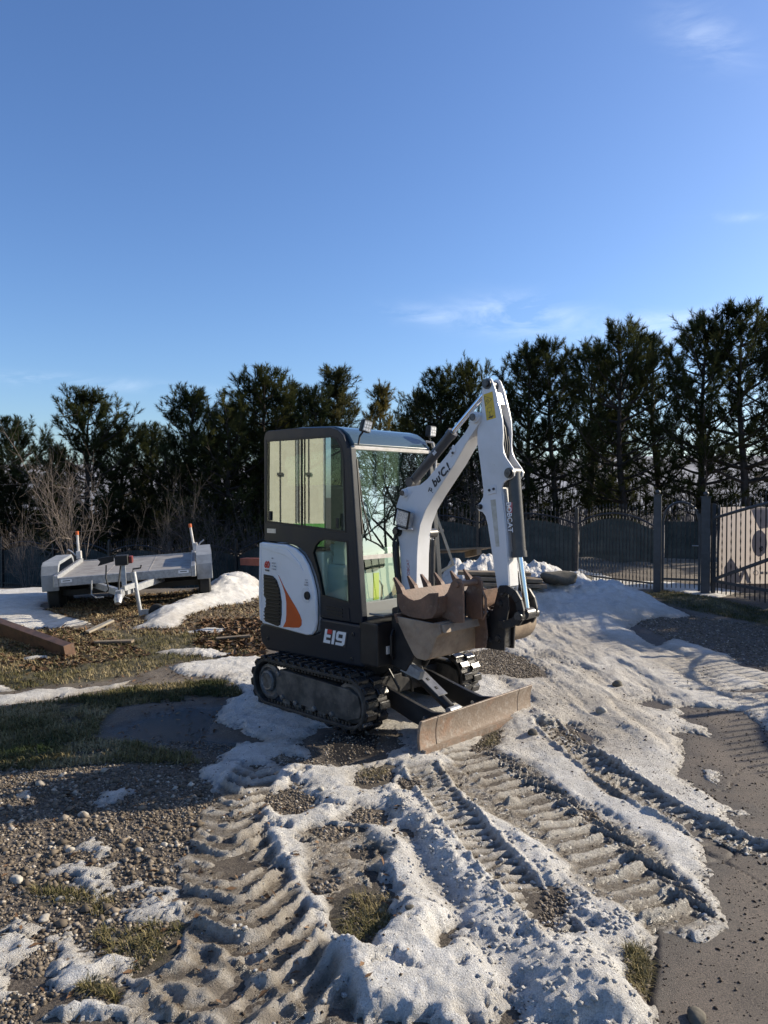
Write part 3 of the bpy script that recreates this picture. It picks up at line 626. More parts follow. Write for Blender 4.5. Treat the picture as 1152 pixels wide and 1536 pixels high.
def snow_material():
    m = bpy.data.materials.new('old_crusty_snow'); m.use_nodes = True; N = m.node_tree.nodes; L = m.node_tree.links
    p = N['Principled BSDF']; g = N.new('ShaderNodeTexCoord')
    def noise(sc, det=6, rough=.6):
        n = N.new('ShaderNodeTexNoise'); n.inputs['Scale'].default_value = sc; n.inputs['Detail'].default_value = det; n.inputs['Roughness'].default_value = rough
        L.new(g.outputs['Object'], n.inputs['Vector']); return n.outputs['Fac']
    def ramp(f, stops):
        r = N.new('ShaderNodeValToRGB'); e = r.color_ramp.elements; e[0].position, e[0].color = stops[0][0], (*stops[0][1], 1); e[1].position, e[1].color = stops[-1][0], (*stops[-1][1], 1)
        for q, c in stops[1:-1]: k = e.new(q); k.color = (*c, 1)
        L.new(f, r.inputs[0]); return r.outputs[0]
    def mix(f, a, b, mode='MIX'):
        x = N.new('ShaderNodeMixRGB'); x.blend_type = mode
        for i, c in ((0, f), (1, a), (2, b)):
            if isinstance(c, tuple): x.inputs[i].default_value = (*c, 1)
            elif isinstance(c, float): x.inputs[i].default_value = c
            else: L.new(c, x.inputs[i])
        return x.outputs[0]
    def attr(n):
        a = N.new('ShaderNodeAttribute'); a.attribute_name = n; return a.outputs['Fac']
    def mth(op, a, b):
        n = N.new('ShaderNodeMath'); n.operation = op
        for i, c in enumerate((a, b)):
            if isinstance(c, float): n.inputs[i].default_value = c
            else: L.new(c, n.inputs[i])
        n.use_clamp = True; return n.outputs[0]
    clean = ramp(noise(9), [(.3, (.60,.58,.54)), (.6, (.80,.785,.75))])
    tanc = ramp(noise(60, 6, .75), [(.3, (.30,.245,.18)), (.5, (.50,.445,.365)), (.68, (.66,.61,.54))])
    clean = mix(attr('tan'), clean, tanc)
    clean = mix(ramp(noise(230, 3, .7), [(.52, (0,)*3), (.70, (.70,)*3)]), clean, (.27,.24,.20))
    clean = mix(ramp(noise(85, 5, .75), [(.50, (0,)*3), (.66, (.55,)*3)]), clean, (.36,.32,.265))
    icy = ramp(noise(14, 6, .7), [(.3, (.13,.10,.07)), (.5, (.29,.245,.185)), (.7, (.52,.485,.43))])
    dirt = ramp(noise(40, 6, .7), [(.3, (.045,.034,.024)), (.6, (.14,.105,.072))])
    f1 = mth('ADD', attr('icy'), mth('MULTIPLY', mth('SUBTRACT', noise(11, 5, .7), .5), .8))
    c = mix(f1, clean, icy)
    f2 = mth('MULTIPLY', mth('SUBTRACT', mth('ADD', attr('dirt'), noise(33, 6, .75)), .98), 5.0)
    c = mix(f2, c, dirt)
    c = mix(mth('MULTIPLY', attr('groove'), .85), c, ramp(noise(25, 5, .7), [(.3, (.060,.046,.032)), (.6, (.155,.125,.09))]))
    L.new(c, p.inputs['Base Color'])
    r = N.new('ShaderNodeMapRange'); L.new(attr('icy'), r.inputs['Value']); r.inputs['To Min'].default_value = .60; r.inputs['To Max'].default_value = .24
    L.new(r.outputs[0], p.inputs['Roughness'])
    b = N.new('ShaderNodeBump'); b.inputs['Distance'].default_value = .016; b.inputs['Strength'].default_value = 1.0
    L.new(noise(150, 4, .7), b.inputs['Height'])
    b2 = N.new('ShaderNodeBump'); b2.inputs['Distance'].default_value = .03; b2.inputs['Strength'].default_value = .6
    L.new(noise(45, 4, .6), b2.inputs['Height']); L.new(b2.outputs[0], b.inputs['Normal']); L.new(b.outputs[0], p.inputs['Normal'])
    return m
def pave_material():
    m = bpy.data.materials.new('old_asphalt'); m.use_nodes = True; N = m.node_tree.nodes; L = m.node_tree.links
    p = N['Principled BSDF']; g = N.new('ShaderNodeTexCoord')
    def noise(sc, det=6, rough=.6):
        n = N.new('ShaderNodeTexNoise'); n.inputs['Scale'].default_value = sc; n.inputs['Detail'].default_value = det; n.inputs['Roughness'].default_value = rough
        L.new(g.outputs['Object'], n.inputs['Vector']); return n.outputs['Fac']
    r = N.new('ShaderNodeValToRGB'); r.color_ramp.elements[0].position = .35; r.color_ramp.elements[0].color = (.058,.047,.038,1)
    r.color_ramp.elements[1].position = .68; r.color_ramp.elements[1].color = (.115,.095,.077,1); L.new(noise(1.6, 7, .65), r.inputs[0])
    r2 = N.new('ShaderNodeValToRGB'); r2.color_ramp.elements[0].position = .35; r2.color_ramp.elements[0].color = (.45,.45,.45,1)
    r2.color_ramp.elements[1].position = .66; r2.color_ramp.elements[1].color = (1.9,1.8,1.7,1); L.new(noise(150, 4, .75), r2.inputs[0])
    x = N.new('ShaderNodeMixRGB'); x.blend_type = 'MULTIPLY'; x.inputs[0].default_value = 1; L.new(r.outputs[0], x.inputs[1]); L.new(r2.outputs[0], x.inputs[2])
    a_ = N.new('ShaderNodeAttribute'); a_.attribute_name = 'wet'; y_ = N.new('ShaderNodeMixRGB'); y_.blend_type = 'MULTIPLY'; L.new(a_.outputs['Fac'], y_.inputs[0]); L.new(x.outputs[0], y_.inputs[1]); y_.inputs[2].default_value = (.50,.48,.46,1)
    L.new(y_.outputs[0], p.inputs['Base Color']); q_ = N.new('ShaderNodeMapRange'); L.new(a_.outputs['Fac'], q_.inputs['Value']); q_.inputs['To Min'].default_value = .75; q_.inputs['To Max'].default_value = .52; L.new(q_.outputs[0], p.inputs['Roughness'])
    b = N.new('ShaderNodeBump'); b.inputs['Distance'].default_value = .006; b.inputs['Strength'].default_value = .8
    L.new(noise(260, 3, .7), b.inputs['Height']); L.new(b.outputs[0], p.inputs['Normal'])
    return m
allk = np.ones(X.shape, bool)
g_o = sheet('ground', soil, allk, {'grassy': sst(-.05, .12, sd_grass), 'straw': sst(-.1, .2, sd_straw)+sst(14, 20, Y)*.6*(X < 2), 'wet': wet, 'damp': sst(-.22, .02, sd+(n2-.5)*.2)*.7}, ground_material())
tag(g_o, kind='structure')
pz = base_h(X, Y) + (n1-.5)*.02 + (n2-.5)*.006 + mh*.55
crack = np.abs(fbm(X, Y, .9, 3, 91)-.5)
pz -= .012*sst(.004, .0, crack)
pz = np.maximum(pz - .04*sst(.03, -.03, sd_pave), -2)
pave_keep = sd_pave > -.02
pz = np.where(pave_keep, pz, soil-.02)
p_o = sheet('asphalt_driveway', pz, pave_keep & near_mask, {'wet': sst(-.16, .02, sd+(n2-.5)*.12)}, pave_material()); tag(p_o, kind='structure')
# keep the soil under the pavement
wp = sst(-.7, .35, sd_pave); snowz = soil*(1-wp)+np.where(pz > -1.5, base_h(X, Y)+(n1-.5)*.02+mh*.55, soil)*wp + T
top2 = np.where(pave_keep, np.maximum(soil, pz), soil)
snowz = np.where(sd_pave > 0, np.maximum(snowz, pz+T*.9), snowz)
snowz = np.where(T > -.004, snowz, soil-.03)
dirt = np.clip(.36*(n1-.36) + .10*rutdirt + .25*sst(.6, 0, sd)*(n2-.3), 0, 1)
dirt += .16*sst(.05, -.0, T) + .10*thin*n2
T -= .03*np.exp(-((X-.75)**2+(Y-4.95)**2)/.35)*0
dirt += .12*np.exp(-((X-1.35)**2+(Y-5.2)**2)/.5)
dirt += .13*zone*sst(.62, .40, st)
tan = np.clip(zone*(.42+.7*(n1-.4)+.6*(.55-st)) + .45*rutdirt + .22*(n1 > -1)*sst(.42, .62, fbm(X, Y, 1.7, 4, 203)), 0, 1)*sst(13, 10, Y)
icy = np.clip(.75*thin + .5*rutdirt + .55*sst(.035, .0, T) + .5*sst(.52, .64, n1)*sst(3, 6, Y)*.6, 0, 1)
icy *= 1 - .75*sst(.05, .10, T)
icy *= 1-.38*crest
s_o = sheet('snow_cover', snowz, (T > -.004) & near_mask, {'dirt': dirt, 'icy': icy, 'tan': tan, 'groove': groove}, snow_material()); tag(s_o, kind='structure')
gz_top = sampler(np.maximum(np.maximum(soil, pz*pave_keep + -9*(~pave_keep)), np.where(T > 0, snowz, -9)))

# ---- loose material too fine to count
def inside(poly, n):
    P = np.array(poly); out = []
    while len(out) < n:
        a = rng.uniform(P.min(0), P.max(0), (n*2, 2)); k = sdf(poly, a[:,0], a[:,1]) > 0; out += list(a[k])
    return np.array(out[:n])
OCT = np.array([(1,0,0),(0,1,0),(-1,0,0),(0,-1,0),(0,0,1),(0,0,-1)], float)
OCF = np.array([(0,1,4),(1,2,4),(2,3,4),(3,0,4),(1,0,5),(2,1,5),(3,2,5),(0,3,5)])
def pebbles(name, pts, size, m, sink=.25, tone=None, flat=.65, zf=None):
    n = len(pts); s = size*rng.uniform(.6, 1.5, n)
    z = (zf or gz_top)(pts[:,0], pts[:,1])
    V = OCT[None]*rng.uniform(.65, 1.35, (n, 6, 1))
    V[:,:,2] *= flat
    a = rng.uniform(0, 6.28, n); c, si = np.cos(a)[:,None], np.sin(a)[:,None]
    tx = rng.uniform(-.5, .5, n)[:,None]
    x = V[:,:,0]*c - V[:,:,1]*si; y = V[:,:,0]*si + V[:,:,1]*c; zz = V[:,:,2] + x*tx*.6
    V = np.stack([x*s[:,None]+pts[:,0,None], y*s[:,None]+pts[:,1,None], zz*s[:,None] + (z + s*flat*(1-sink*2)*.6)[:,None]], -1).reshape(-1, 3)
    F = (OCF[None] + (np.arange(n)*6)[:,None,None]).reshape(-1, 3)
    t = np.repeat(rng.beta(1.5, 3.2, n) if tone is None else tone, 6)
    return put(name, pmesh(name, V, F, {'tone': t}), m)
def off_snow(p, lim=0.0): return p[gz_T(p[:,0], p[:,1]) < lim]
P1 = off_snow(inside(GRAVEL, 17000)); P1 = P1[np.argsort(-P1[:,1])]
tag(pebbles('gravel', P1, np.clip(.0048*rng.lognormal(0, .58, len(P1)), .0022, .024), M['pebbles']), kind='stuff')
P2 = off_snow(inside(GRAVEL2, 3500)); tag(pebbles('gravel', P2, np.full(len(P2), .010), M['pebbles']), kind='stuff')
P3 = off_snow(inside(GRAVEL3, 4500)); tag(pebbles('gravel', P3, np.full(len(P3), .011), M['pebbles'], sink=.3), kind='stuff')
P4 = off_snow(inside([(-3.02,5.34),(-1.31,5.34),(-0.66,5.06),(-0.23,4.69),(0.07,3.51),(-0.97,3.93),(-2.43,4.28)], 7000)); tag(pebbles('gravel', P4, np.full(len(P4), .0075), M['pebbles']), kind='stuff')
hp = np.concatenate([inside(h, 500) for h in HOLES[:20]]); hp = off_snow(hp, .006)
tag(pebbles('gravel', hp, np.where(rng.random(len(hp)) < .12, .011, .006), M['pebbles']), kind='stuff')
PV = inside([(0.84,2.38),(1.10,2.99),(1.34,2.97),(1.56,3.93),(2.39,6.18),(3.07,5.99),(2.15,3.51),(1.46,2.38)], 3800)
tag(pebbles('grit', PV, np.clip(.0022*rng.lognormal(0, .55, len(PV)), .001, .011), M['crumbs']), kind='stuff')
# dark crumbs and grit lying on the snow
allp = rng.uniform((-2.0, 2.35), (3.2, 7.5), (30000, 2)); dv = sampler(dirt)(allp[:,0], allp[:,1])
allp = allp[(gz_T(allp[:,0], allp[:,1]) > 0) & (rng.random(len(allp)) < np.clip(dv*2.2-.02, 0, 1)*.8)]
tag(pebbles('dirt_crumbs', allp, np.where(rng.random(len(allp)) < .08, .0065, .0028), M['crumbs'], sink=.2), kind='stuff')
# lumps of crusty snow along the ridges and rut edges
ICOV = None
def lumps(name, pts, size, m):
    t = nb(); bmesh.ops.create_icosphere(t, subdivisions=1, radius=1); t.verts.ensure_lookup_table()
    V0 = np.array([v.co[:] for v in t.verts]); F0 = np.array([[v.index for v in f.verts] for f in t.faces]); t.free()
    n = len(pts); k = len(V0); s = size*rng.uniform(.45, 1.6, n)
    V = V0[None]*rng.uniform(.7, 1.3, (n, k, 1))*np.stack([rng.uniform(.8, 1.4, n), rng.uniform(.8, 1.3, n), rng.uniform(.45, .8, n)], -1)[:,None]
    z = gz_top(pts[:,0], pts[:,1]); V = V*s[:,None,None] + np.stack([pts[:,0], pts[:,1], z+s*.12], -1)[:,None]
    return put(name, pmesh(name, V.reshape(-1, 3), (F0[None]+(np.arange(n)*k)[:,None,None]).reshape(-1, 3), {'dirt': np.repeat(rng.uniform(0, .3, n), k), 'icy': np.repeat(rng.uniform(0, .4, n), k)}), m, smooth=180)
lp = []
for path, n, w in ((RIDGE_1, 420, 1.5), (RIDGE_2, 160, 1.5), (RIDGE_3, 160, 1.4), (RUT_B, 160, 1.5), (RUT_D, 160, 1.6), (RUT_C, 90, 1.4), (RUT_A, 60, 1.4), (TRENCH_1, 160, 1.5)):
    P = np.array(path); i = rng.integers(0, len(P)-1, n); u = rng.random(n)[:,None]; q = P[i]*(1-u)+P[i+1]*u
    e = P[i+1,:2]-P[i,:2]; e /= np.linalg.norm(e, axis=1)[:,None]; off = rng.normal(0, .55, n)*q[:,2]*w
    lp.append(np.stack([q[:,0]-e[:,1]*off, q[:,1]+e[:,0]*off], -1))
lp = np.concatenate(lp); lp = lp[(lp[:,1] > 2.3) & (gz_T(lp[:,0], lp[:,1]) > 0)]
tag(lumps('snow_lumps', lp, .008, s_o.data.materials[0]), kind='stuff')

def blades(name, pts, L, w, m, lean=.6, zf=None, tone=None):
    n = len(pts); a = rng.uniform(0, 6.28, n); ln = L*rng.uniform(.5, 1.4, n); le = rng.uniform(.15, 1, n)*lean
    dx, dy = np.cos(a), np.sin(a); px, py = -dy*w, dx*w; z = (zf or gz_soil)(pts[:,0], pts[:,1])-.004
    b = np.stack([pts[:,0], pts[:,1], z], -1)
    mid = b + np.stack([dx*ln*le*.4, dy*ln*le*.4, ln*.55*np.sqrt(np.clip(1-le*le*.6, .03, 1))], -1)
    tip = b + np.stack([dx*ln*le*1.15, dy*ln*le*1.15, ln*np.sqrt(np.clip(1-le*le, .02, 1))*.8], -1)
    pw = np.stack([px, py, px*0], -1)
    V = np.stack([b-pw, b+pw, mid+pw*.7, mid-pw*.7, tip], 1).reshape(-1, 3)
    i = (np.arange(n)*5)[:,None]
    F = np.concatenate([i+np.array([[0,1,2]]), i+np.array([[0,2,3]]), i+np.array([[3,2,4]])])
    return put(name, pmesh(name, V, F, {'tone': np.repeat(rng.beta(2, 2.2, n) if tone is None else tone, 5)}), m)
for k, p in enumerate(GRASSY):
    n = (24000, 26000, 11000, 8000, 900, 1100, 1500, 600, 500, 300, 200, 150)[k]
    q = inside(p, n); q = q + (fbm(q[:,0], q[:,1], 6, 2, 7)[:,None]-.5)*.1
    q = q[(gz_T(q[:,0], q[:,1]) < .012)]
    cl = fbm(q[:,0], q[:,1], 5 if k < 4 else 20, 3, 9); q = q[cl > (.33 if k < 4 else .35)]
    tone = np.clip(fbm(q[:,0], q[:,1], 2.5, 3, 19)*1.5-.35 + rng.normal(0, .16, len(q)), 0, 1)
    if k == 0: tone = np.clip(tone+.18, 0, 1)
    tag(blades('grass', q, .055 if k < 4 else .05, .0032 if k < 4 else .0016, M['grass'], lean=1.25, tone=tone), kind='stuff')
for k, p in enumerate(STRAW):
    q = inside(p, (9000, 5000)[k]); q = q[gz_T(q[:,0], q[:,1]) < .01]
    tag(blades('dry_leaf_litter', q, .055, .007, M['straw'], lean=1.5), kind='stuff')
# brown leaves and bark shreds
def shreds(name, pts, L, w, m):
    n = len(pts); a = rng.uniform(0, 6.28, n); ln = L*rng.uniform(.4, 1.5, n); z = gz_top(pts[:,0], pts[:,1])+.004
    d = np.stack([np.cos(a)*ln, np.sin(a)*ln, rng.normal(0, .25, n)*ln], -1); q = np.stack([-np.sin(a)*w, np.cos(a)*w, rng.normal(0, .5, n)*w], -1)
    c = np.stack([pts[:,0], pts[:,1], z+np.abs(d[:,2])*.6], -1); m_ = c + np.array([0,0,1.])*(rng.uniform(.0, .35, n)*ln)[:,None]
    V = np.stack([c-d, m_-q, c+d, m_+q], 1).reshape(-1, 3); i = (np.arange(n)*4)[:,None]
    return put(name, pmesh(name, V, np.concatenate([i+np.array([[0,1,2]]), i+np.array([[0,2,3]])]), {'tone': np.repeat(rng.beta(1.3, 2, n), 4)}), m)
for p, n, L in (([(-4.94,10.77),(-5.38,12.48),(-3.31,13.51),(-2.36,14.30),(-1.48,9.04),(-3.09,9.25),(-3.85,9.95)], 2600, .035), ([(-2.50,10.21),(-1.71,10.48),(-1.27,8.10),(-1.67,7.94),(-2.20,8.64)], 1500, .05), ([(-5.09,9.95),(-3.76,9.71),(-2.49,8.10),(-3.37,7.34),(-3.91,7.63)], 1500, .045), ([(-2.50,4.69),(-0.94,4.48),(0.17,4.28),(0.10,2.57),(-1.26,2.44)], 260, .02), ([(-4.18,7.63),(-1.47,7.63),(-1.16,4.69),(-2.58,4.69)], 700, .02)):
    q = inside(p, n); q = q[gz_T(q[:,0], q[:,1]) < .004] if n > 500 else q; tag(shreds('leaf_litter', q, L, L*.35, M['leaf']), kind='stuff')

# ================================================================== EXCAVATOR
# local frame: x forward, y to the far side, z up
ex = empty('excavator', (OX_, OY_, 0), YAW_)
tag(ex, 'white and dark grey compact tracked excavator with raised boom parked on the snowy yard', 'excavator')
def part(name, bm, m, parent=None, smooth=30): return put(name, bm, m, parent if parent is not None else ex, smooth=smooth)

# ---- running gear
def stadium(r, xa, xb, zc, n=14):
    p = []
    for i in range(n+1): q = -math.pi/2 + math.pi*i/n; p.append((xb + r*math.cos(q), zc + r*math.sin(q)))
    for i in range(n+1): q = math.pi/2 + math.pi*i/n; p.append((xa + r*math.cos(q), zc + r*math.sin(q)))
    return p
lug_me = None
lugb = nb(); prism(lugb, [(-.036,-.004),(.036,-.004),(.024,.026),(-.024,.026)], 'y', -.114, -.008); prism(lugb, [(-.036+.03,-.004),(.036+.03,-.004),(.024+.03,.026),(-.024+.03,.026)], 'y', .008, .114)
bevel(lugb, .004, 1); bmesh.ops.recalc_face_normals(lugb, faces=lugb.faces); lug_me = bpy.data.meshes.new('tread_lug'); lugb.to_mesh(lug_me); lugb.free(); lug_me.materials.append(M['rubber'])
for side in (-1, 1):
    yo, yi = side*.68, side*.45; y0, y1 = min(yo, yi), max(yo, yi); yc = (y0+y1)/2
    r, xa, xb, zc = .192, -.475, .475, .220
    b = nb(); prism(b, stadium(r, xa, xb, zc), 'y', y0, y1, holes=[stadium(r-.028, xa, xb, zc)]); bevel(b, .006, 1, 50)
    belt = part('track_belt', b, M['rubber_dry'], smooth=40)
    per = 2*(xb-xa) + 2*math.pi*r; n = 34
    for k in range(n):
        s = per*k/n
        if s < xb-xa: x, z, a = xa+s, zc-r, math.pi
        elif s < xb-xa+math.pi*r: q = -math.pi/2+(s-(xb-xa))/r; x, z, a = xb+r*math.cos(q), zc+r*math.sin(q), q-math.pi/2
        elif s < 2*(xb-xa)+math.pi*r: x, z, a = xb-(s-(xb-xa)-math.pi*r), zc+r, 0
        else: q = math.pi/2+(s-2*(xb-xa)-math.pi*r)/r; x, z, a = xa+r*math.cos(q), zc+r*math.sin(q), q-math.pi/2
        o = bpy.data.objects.new('tread_lug', lug_me); link(o, belt); o.location = (x, yc, z); o.rotation_euler = (0, -a, 0)
    # inner drive teeth row, too small to pick apart
    b = nb()
    for k in range(52):
        u = k/52; x = xa + (xb-xa)*(k % 26)/25.0; z = zc - r + .036 if k < 26 else zc + r - .036
        box(b, x-.010, x+.010, yo-side*.03-.008, yo-side*.03+.008, z-.014, z+.014)
    tag(part('guide_teeth', b, M['rubber_dry'], belt), kind='stuff')
    ys = yo - side*.012
    b = nb(); prism(b, [(-.33,.115),(.46,.085),(.585,.13),(.60,.20),(.57,.29),(.48,.325),(-.22,.345),(-.33,.345),(-.37,.29),(-.37,.17)], 'y', ys, yi+side*.03); bevel(b, .012, 2)
    fr = part('track_frame', b, M['frame_dirty'])
    b = nb(); prism(b, [(.10,.145),(.50,.125),(.52,.26),(.12,.29)], 'y', ys-side*.001, ys-side*.011); bevel(b, .005, 1)
    part('side_plate', b, M['frame_dirty'], fr)
    b = nb(); cyl(b, (-.06, ys-side*.001, .235), (-.06, ys-side*.006, .235), .03, n=16); part('access_hole', b, M['seal'], fr)
    for x, z in ((.10,.11),(-.12,.115),(.30,.108),(-.28,.13),(-.33,.31)):
        b = nb(); lathe(b, [(0,.022),(-side*.016,.020),(-side*.020,.012),(-side*.020,.0001)] if side > 0 else [(0,.022),(-.016,.020),(-.020,.012),(-.020,.0001)], (x, ys, z), 'y', 12)
        part('bolt', b, M['roller'], fr)
    for nm, x, rr in (('drive_sprocket', xa, .145), ('idler_wheel', xb, .150)):
        b = nb(); sg = side
        lathe(b, [(0,rr),(sg*.02,rr),(sg*.03,rr*.82),(sg*.012,rr*.72),(sg*.012,rr*.45),(sg*.035,rr*.42),(sg*.035,.0001)], (x, yo-sg*.055, zc), 'y', 28)
        part(nm, b, M['frame_dirty'] if x > 0 else M['roller'])
    b = nb(); lathe(b, [(0,.084),(side*.03,.084),(side*.042,.070),(side*.034,.058),(side*.034,.0001)], (xa-.01, yo-side*.045, zc+.005), 'y', 28); part('drive_motor_cover', b, M['roller'])
    for x in (-.26,-.12,.02,.16,.30):
        b = nb(); lathe(b, [(0,.045),(side*.03,.045),(side*.035,.02),(side*.035,.0001)], (x, yo-side*.06, .085), 'y', 16); part('track_roller', b, M['roller'])
b = nb(); box(b, -.36, .40, -.45, .45, .16, .33); bevel(b, .02); part('undercarriage_frame', b, M['black'])
b = nb(); cyl(b, (0,0,.33), (0,0,.44), .36, n=40); part('slew_ring', b, M['black'])
# ---- dozer blade
def bladeprof(o=0): return [(1.195+o,.0),(1.178+o,.045),(1.170+o,.095),(1.170+o,.145),(1.178+o,.195),(1.192+o,.238)]
def blade_piece(y0, y1):
    b = nb(); f = bladeprof(); bk = [(x-.022, z) for x, z in bladeprof()][::-1]; prism(b, f+bk, 'y', y0, y1); return bevel(b, .003, 1, 50)
bl = part('dozer_blade', blade_piece(-.505, .488), M['blade'])
part('blade_wing', blade_piece(-.68, -.509), M['blade'], bl); part('blade_wing', blade_piece(.492, .68), M['blade'], bl)
b = nb(); prism(b, [(1.20,-.005),(1.215,-.005),(1.222,.05),(1.188,.05)], 'y', -.675, .675); part('cutting_edge', b, M['blade'], bl)
for y in (-.33, .25):
    b = nb(); prism(b, [(.36,.33),(.50,.31),(.85,.225),(1.0,.195),(1.15,.215),(1.15,.05),(.95,.06),(.80,.09),(.36,.22)], 'y', y-.02, y+.02); bevel(b, .005, 1)
    a = part('blade_arm', b, M['black'])
    b = nb(); cyl(b, (.94, y-.034, .14), (.94, y-.02, .14), .016, n=14); part('grease_cap', b, M['chrome'], a)
b = nb(); prism(b, [(.86,.07),(1.14,.06),(1.14,.17),(.95,.13)], 'y', -.31, .23); part('blade_cross_plate', b, M['black'])
b = nb(); cyl(b, (.36,-.045,.47), (.66,-.045,.315), .018, n=14); cylp = part('blade_cylinder', b, M['chrome'])
b = nb(); cyl(b, (.62,-.045,.335), (.93,-.045,.15), .038, n=20); part('cylinder_barrel', b, M['black'], cylp)
b = nb(); bar(b, (.63,-.045,.372), (.86,-.045,.235), .11, .008); bevel(b, .003, 1); cg = part('cylinder_guard', b, M['steel_grey'], cylp)
b = nb()
for t in (.35, .72):
    c = Vector((.63,-.045,.379)).lerp(Vector((.86,-.045,.242)), t); bar(b, c-Vector((.012,0,-.007)), c+Vector((.012,0,-.007)), .02, .006)
part('guard_slot', b, M['seal'], cylp)
b = nb(); lathe(b, [(-.06,.03),(.06,.03)], (.96,-.045,.14), 'y', 18); part('blade_pin', b, M['galv'], cylp)
for k, pts in enumerate(([(.40,-.12,.36),(.52,-.14,.42),(.60,-.12,.33),(.58,-.08,.22)], [(.38,.05,.36),(.50,.08,.44),(.60,.06,.30)], [(.40,-.2,.34),(.48,-.24,.40),(.55,-.2,.26),(.5,-.15,.2)])):
    b = nb(); tube(b, pts, .010, 8); part('hydraulic_hose', b, M['hose'])

# ---- upper structure
BODY = [(-.805,.475),(-.832,.61),(-.77,.655),(-.12,.635),(-.045,.66),(-.045,.775),(.455,.775),(.455,.447),(.30,.44),(-.72,.415)]
b = nb(); prism(b, BODY, 'y', -.49, .49); bevel(b, .028, 3); base = part('house_base', b, M['navy'], smooth=35)
b = nb(); box(b, -.80,-.76,-.47,.47,.64,1.33); box(b, -.77,-.05,-.44,.47,.63,1.30); bevel(b, .03, 3); part('engine_hood', b, M['white_clean'])
for y in (-.5,):
    for x, z in ((.345,.69),(.33,.50),(-.70,.52)):
        b = nb(); lathe(b, [(0,.016),(-.006,.015),(-.008,.009),(-.004,.007),(-.004,.0001)], (x, -.489, z), 'y', 14); part('bolt', b, M['black'], base)
PANEL = [(-.765,1.345),(-.42,1.338),(-.31,1.312),(-.22,1.262),(-.155,1.19),(-.10,1.09),(-.062,.98),(-.050,.86),(-.050,.74),(-.068,.672),(-.110,.628),(-.17,.618),(-.752,.648)]
b = nb(); prism(b, PANEL, 'y', -.515, -.44); bevel(b, .014, 3); pan = part('side_cover', b, M['white_clean'], smooth=40)
b = nb(); prism(b, [(-.80,1.335),(-.773,1.34),(-.762,.66),(-.80,.665),(-.815,.9)], 'y', -.505, -.40); bevel(b, .012, 2); part('rear_cover', b, M['white_clean'])
# seam round the cover
def strip(bm, pts, w, y0, y1, closed=False):
    n = len(pts); L = []; 
    for i in range(n):
        p = Vector(pts[i]); a = Vector(pts[(i-1) % n] if (closed or i) else pts[0]); c = Vector(pts[(i+1) % n] if (closed or i < n-1) else pts[-1])
        d = (c-a).normalized(); nn = Vector((-d.y, d.x)); L.append((p+nn*w/2, p-nn*w/2))
    for i in range(n if closed else n-1):
        (a, b_), (c, d) = L[i], L[(i+1) % n]; prism(bm, [tuple(a), tuple(c), tuple(d), tuple(b_)], 'y', y0, y1)
b = nb(); strip(b, PANEL, .010, -.494, -.488, True); part('panel_seam', b, M['seal'], pan)
# crease in the white cover
b = nb(); prism(b, [(-.745,1.295),(-.42,1.245),(-.24,1.16),(-.20,1.13),(-.25,1.20),(-.40,1.30),(-.74,1.325)], 'y', -.521, -.51); bevel(b, .005, 2); part('cover_crease', b, M['white_clean'], pan, smooth=60)
GR = [(-.720,1.072),(-.600,1.068),(-.545,1.035),(-.505,.965),(-.480,.86),(-.482,.75),(-.500,.665),(-.530,.650),(-.705,.672),(-.712,.78),(-.690,.80),(-.690,.87),(-.715,.885)]
b = nb(); prism(b, GR, 'y', -.519, -.50); gr = part('grille', b, M['seal'], pan)
for k in range(13):
    z = .690 + k*.0295
    xr = -.505 if z < .95 else -.505-(z-.95)*.62
    xl = -.683 if .775 < z < .89 else -.708
    b = nb(); prism(b, [(z-.006, 0),(z+.004, 0),(z+.010,-.010),(z,-.010)], 'x', xl, xr)
    for v in b.verts: v.co = Vector((v.co.x, -.519+v.co.z, v.co.y))
    part('slat', b, M['black'], gr)
ORG = [(-.522,1.078),(-.500,1.052),(-.440,.975),(-.372,.905),(-.300,.835),(-.248,.775),(-.226,.735),(-.228,.695),(-.255,.672),(-.330,.662),(-.400,.658),(-.462,.650),(-.425,.705),(-.418,.76),(-.418,.86),(-.432,.93),(-.470,1.0)]
b = nb(); prism(b, ORG, 'y', -.5185, -.512); part('orange_flash', b, M['orange'], pan)
b = nb(); lathe(b, [(.0,.062),(.0,.058),(.004,.05)], (-.165,-.517,.945), 'y', 28)
b.free(); b = nb(); prism(b, [(-.165+.052*math.cos(a)+(-.010 if math.cos(a) < 0 else 0), .945+.062*math.sin(a)) for a in [2*math.pi*i/28 for i in range(28)]], 'y', -.5185, -.50); part('filler_recess', b, M['interior' if False else 'white'], pan)
b = nb(); lathe(b, [(-.0,.034),(-.010,.033),(-.012,.026),(-.006,.022),(-.006,.0001)], (-.150,-.519,.942), 'y', 24); part('filler_lock', b, M['seal'], pan)
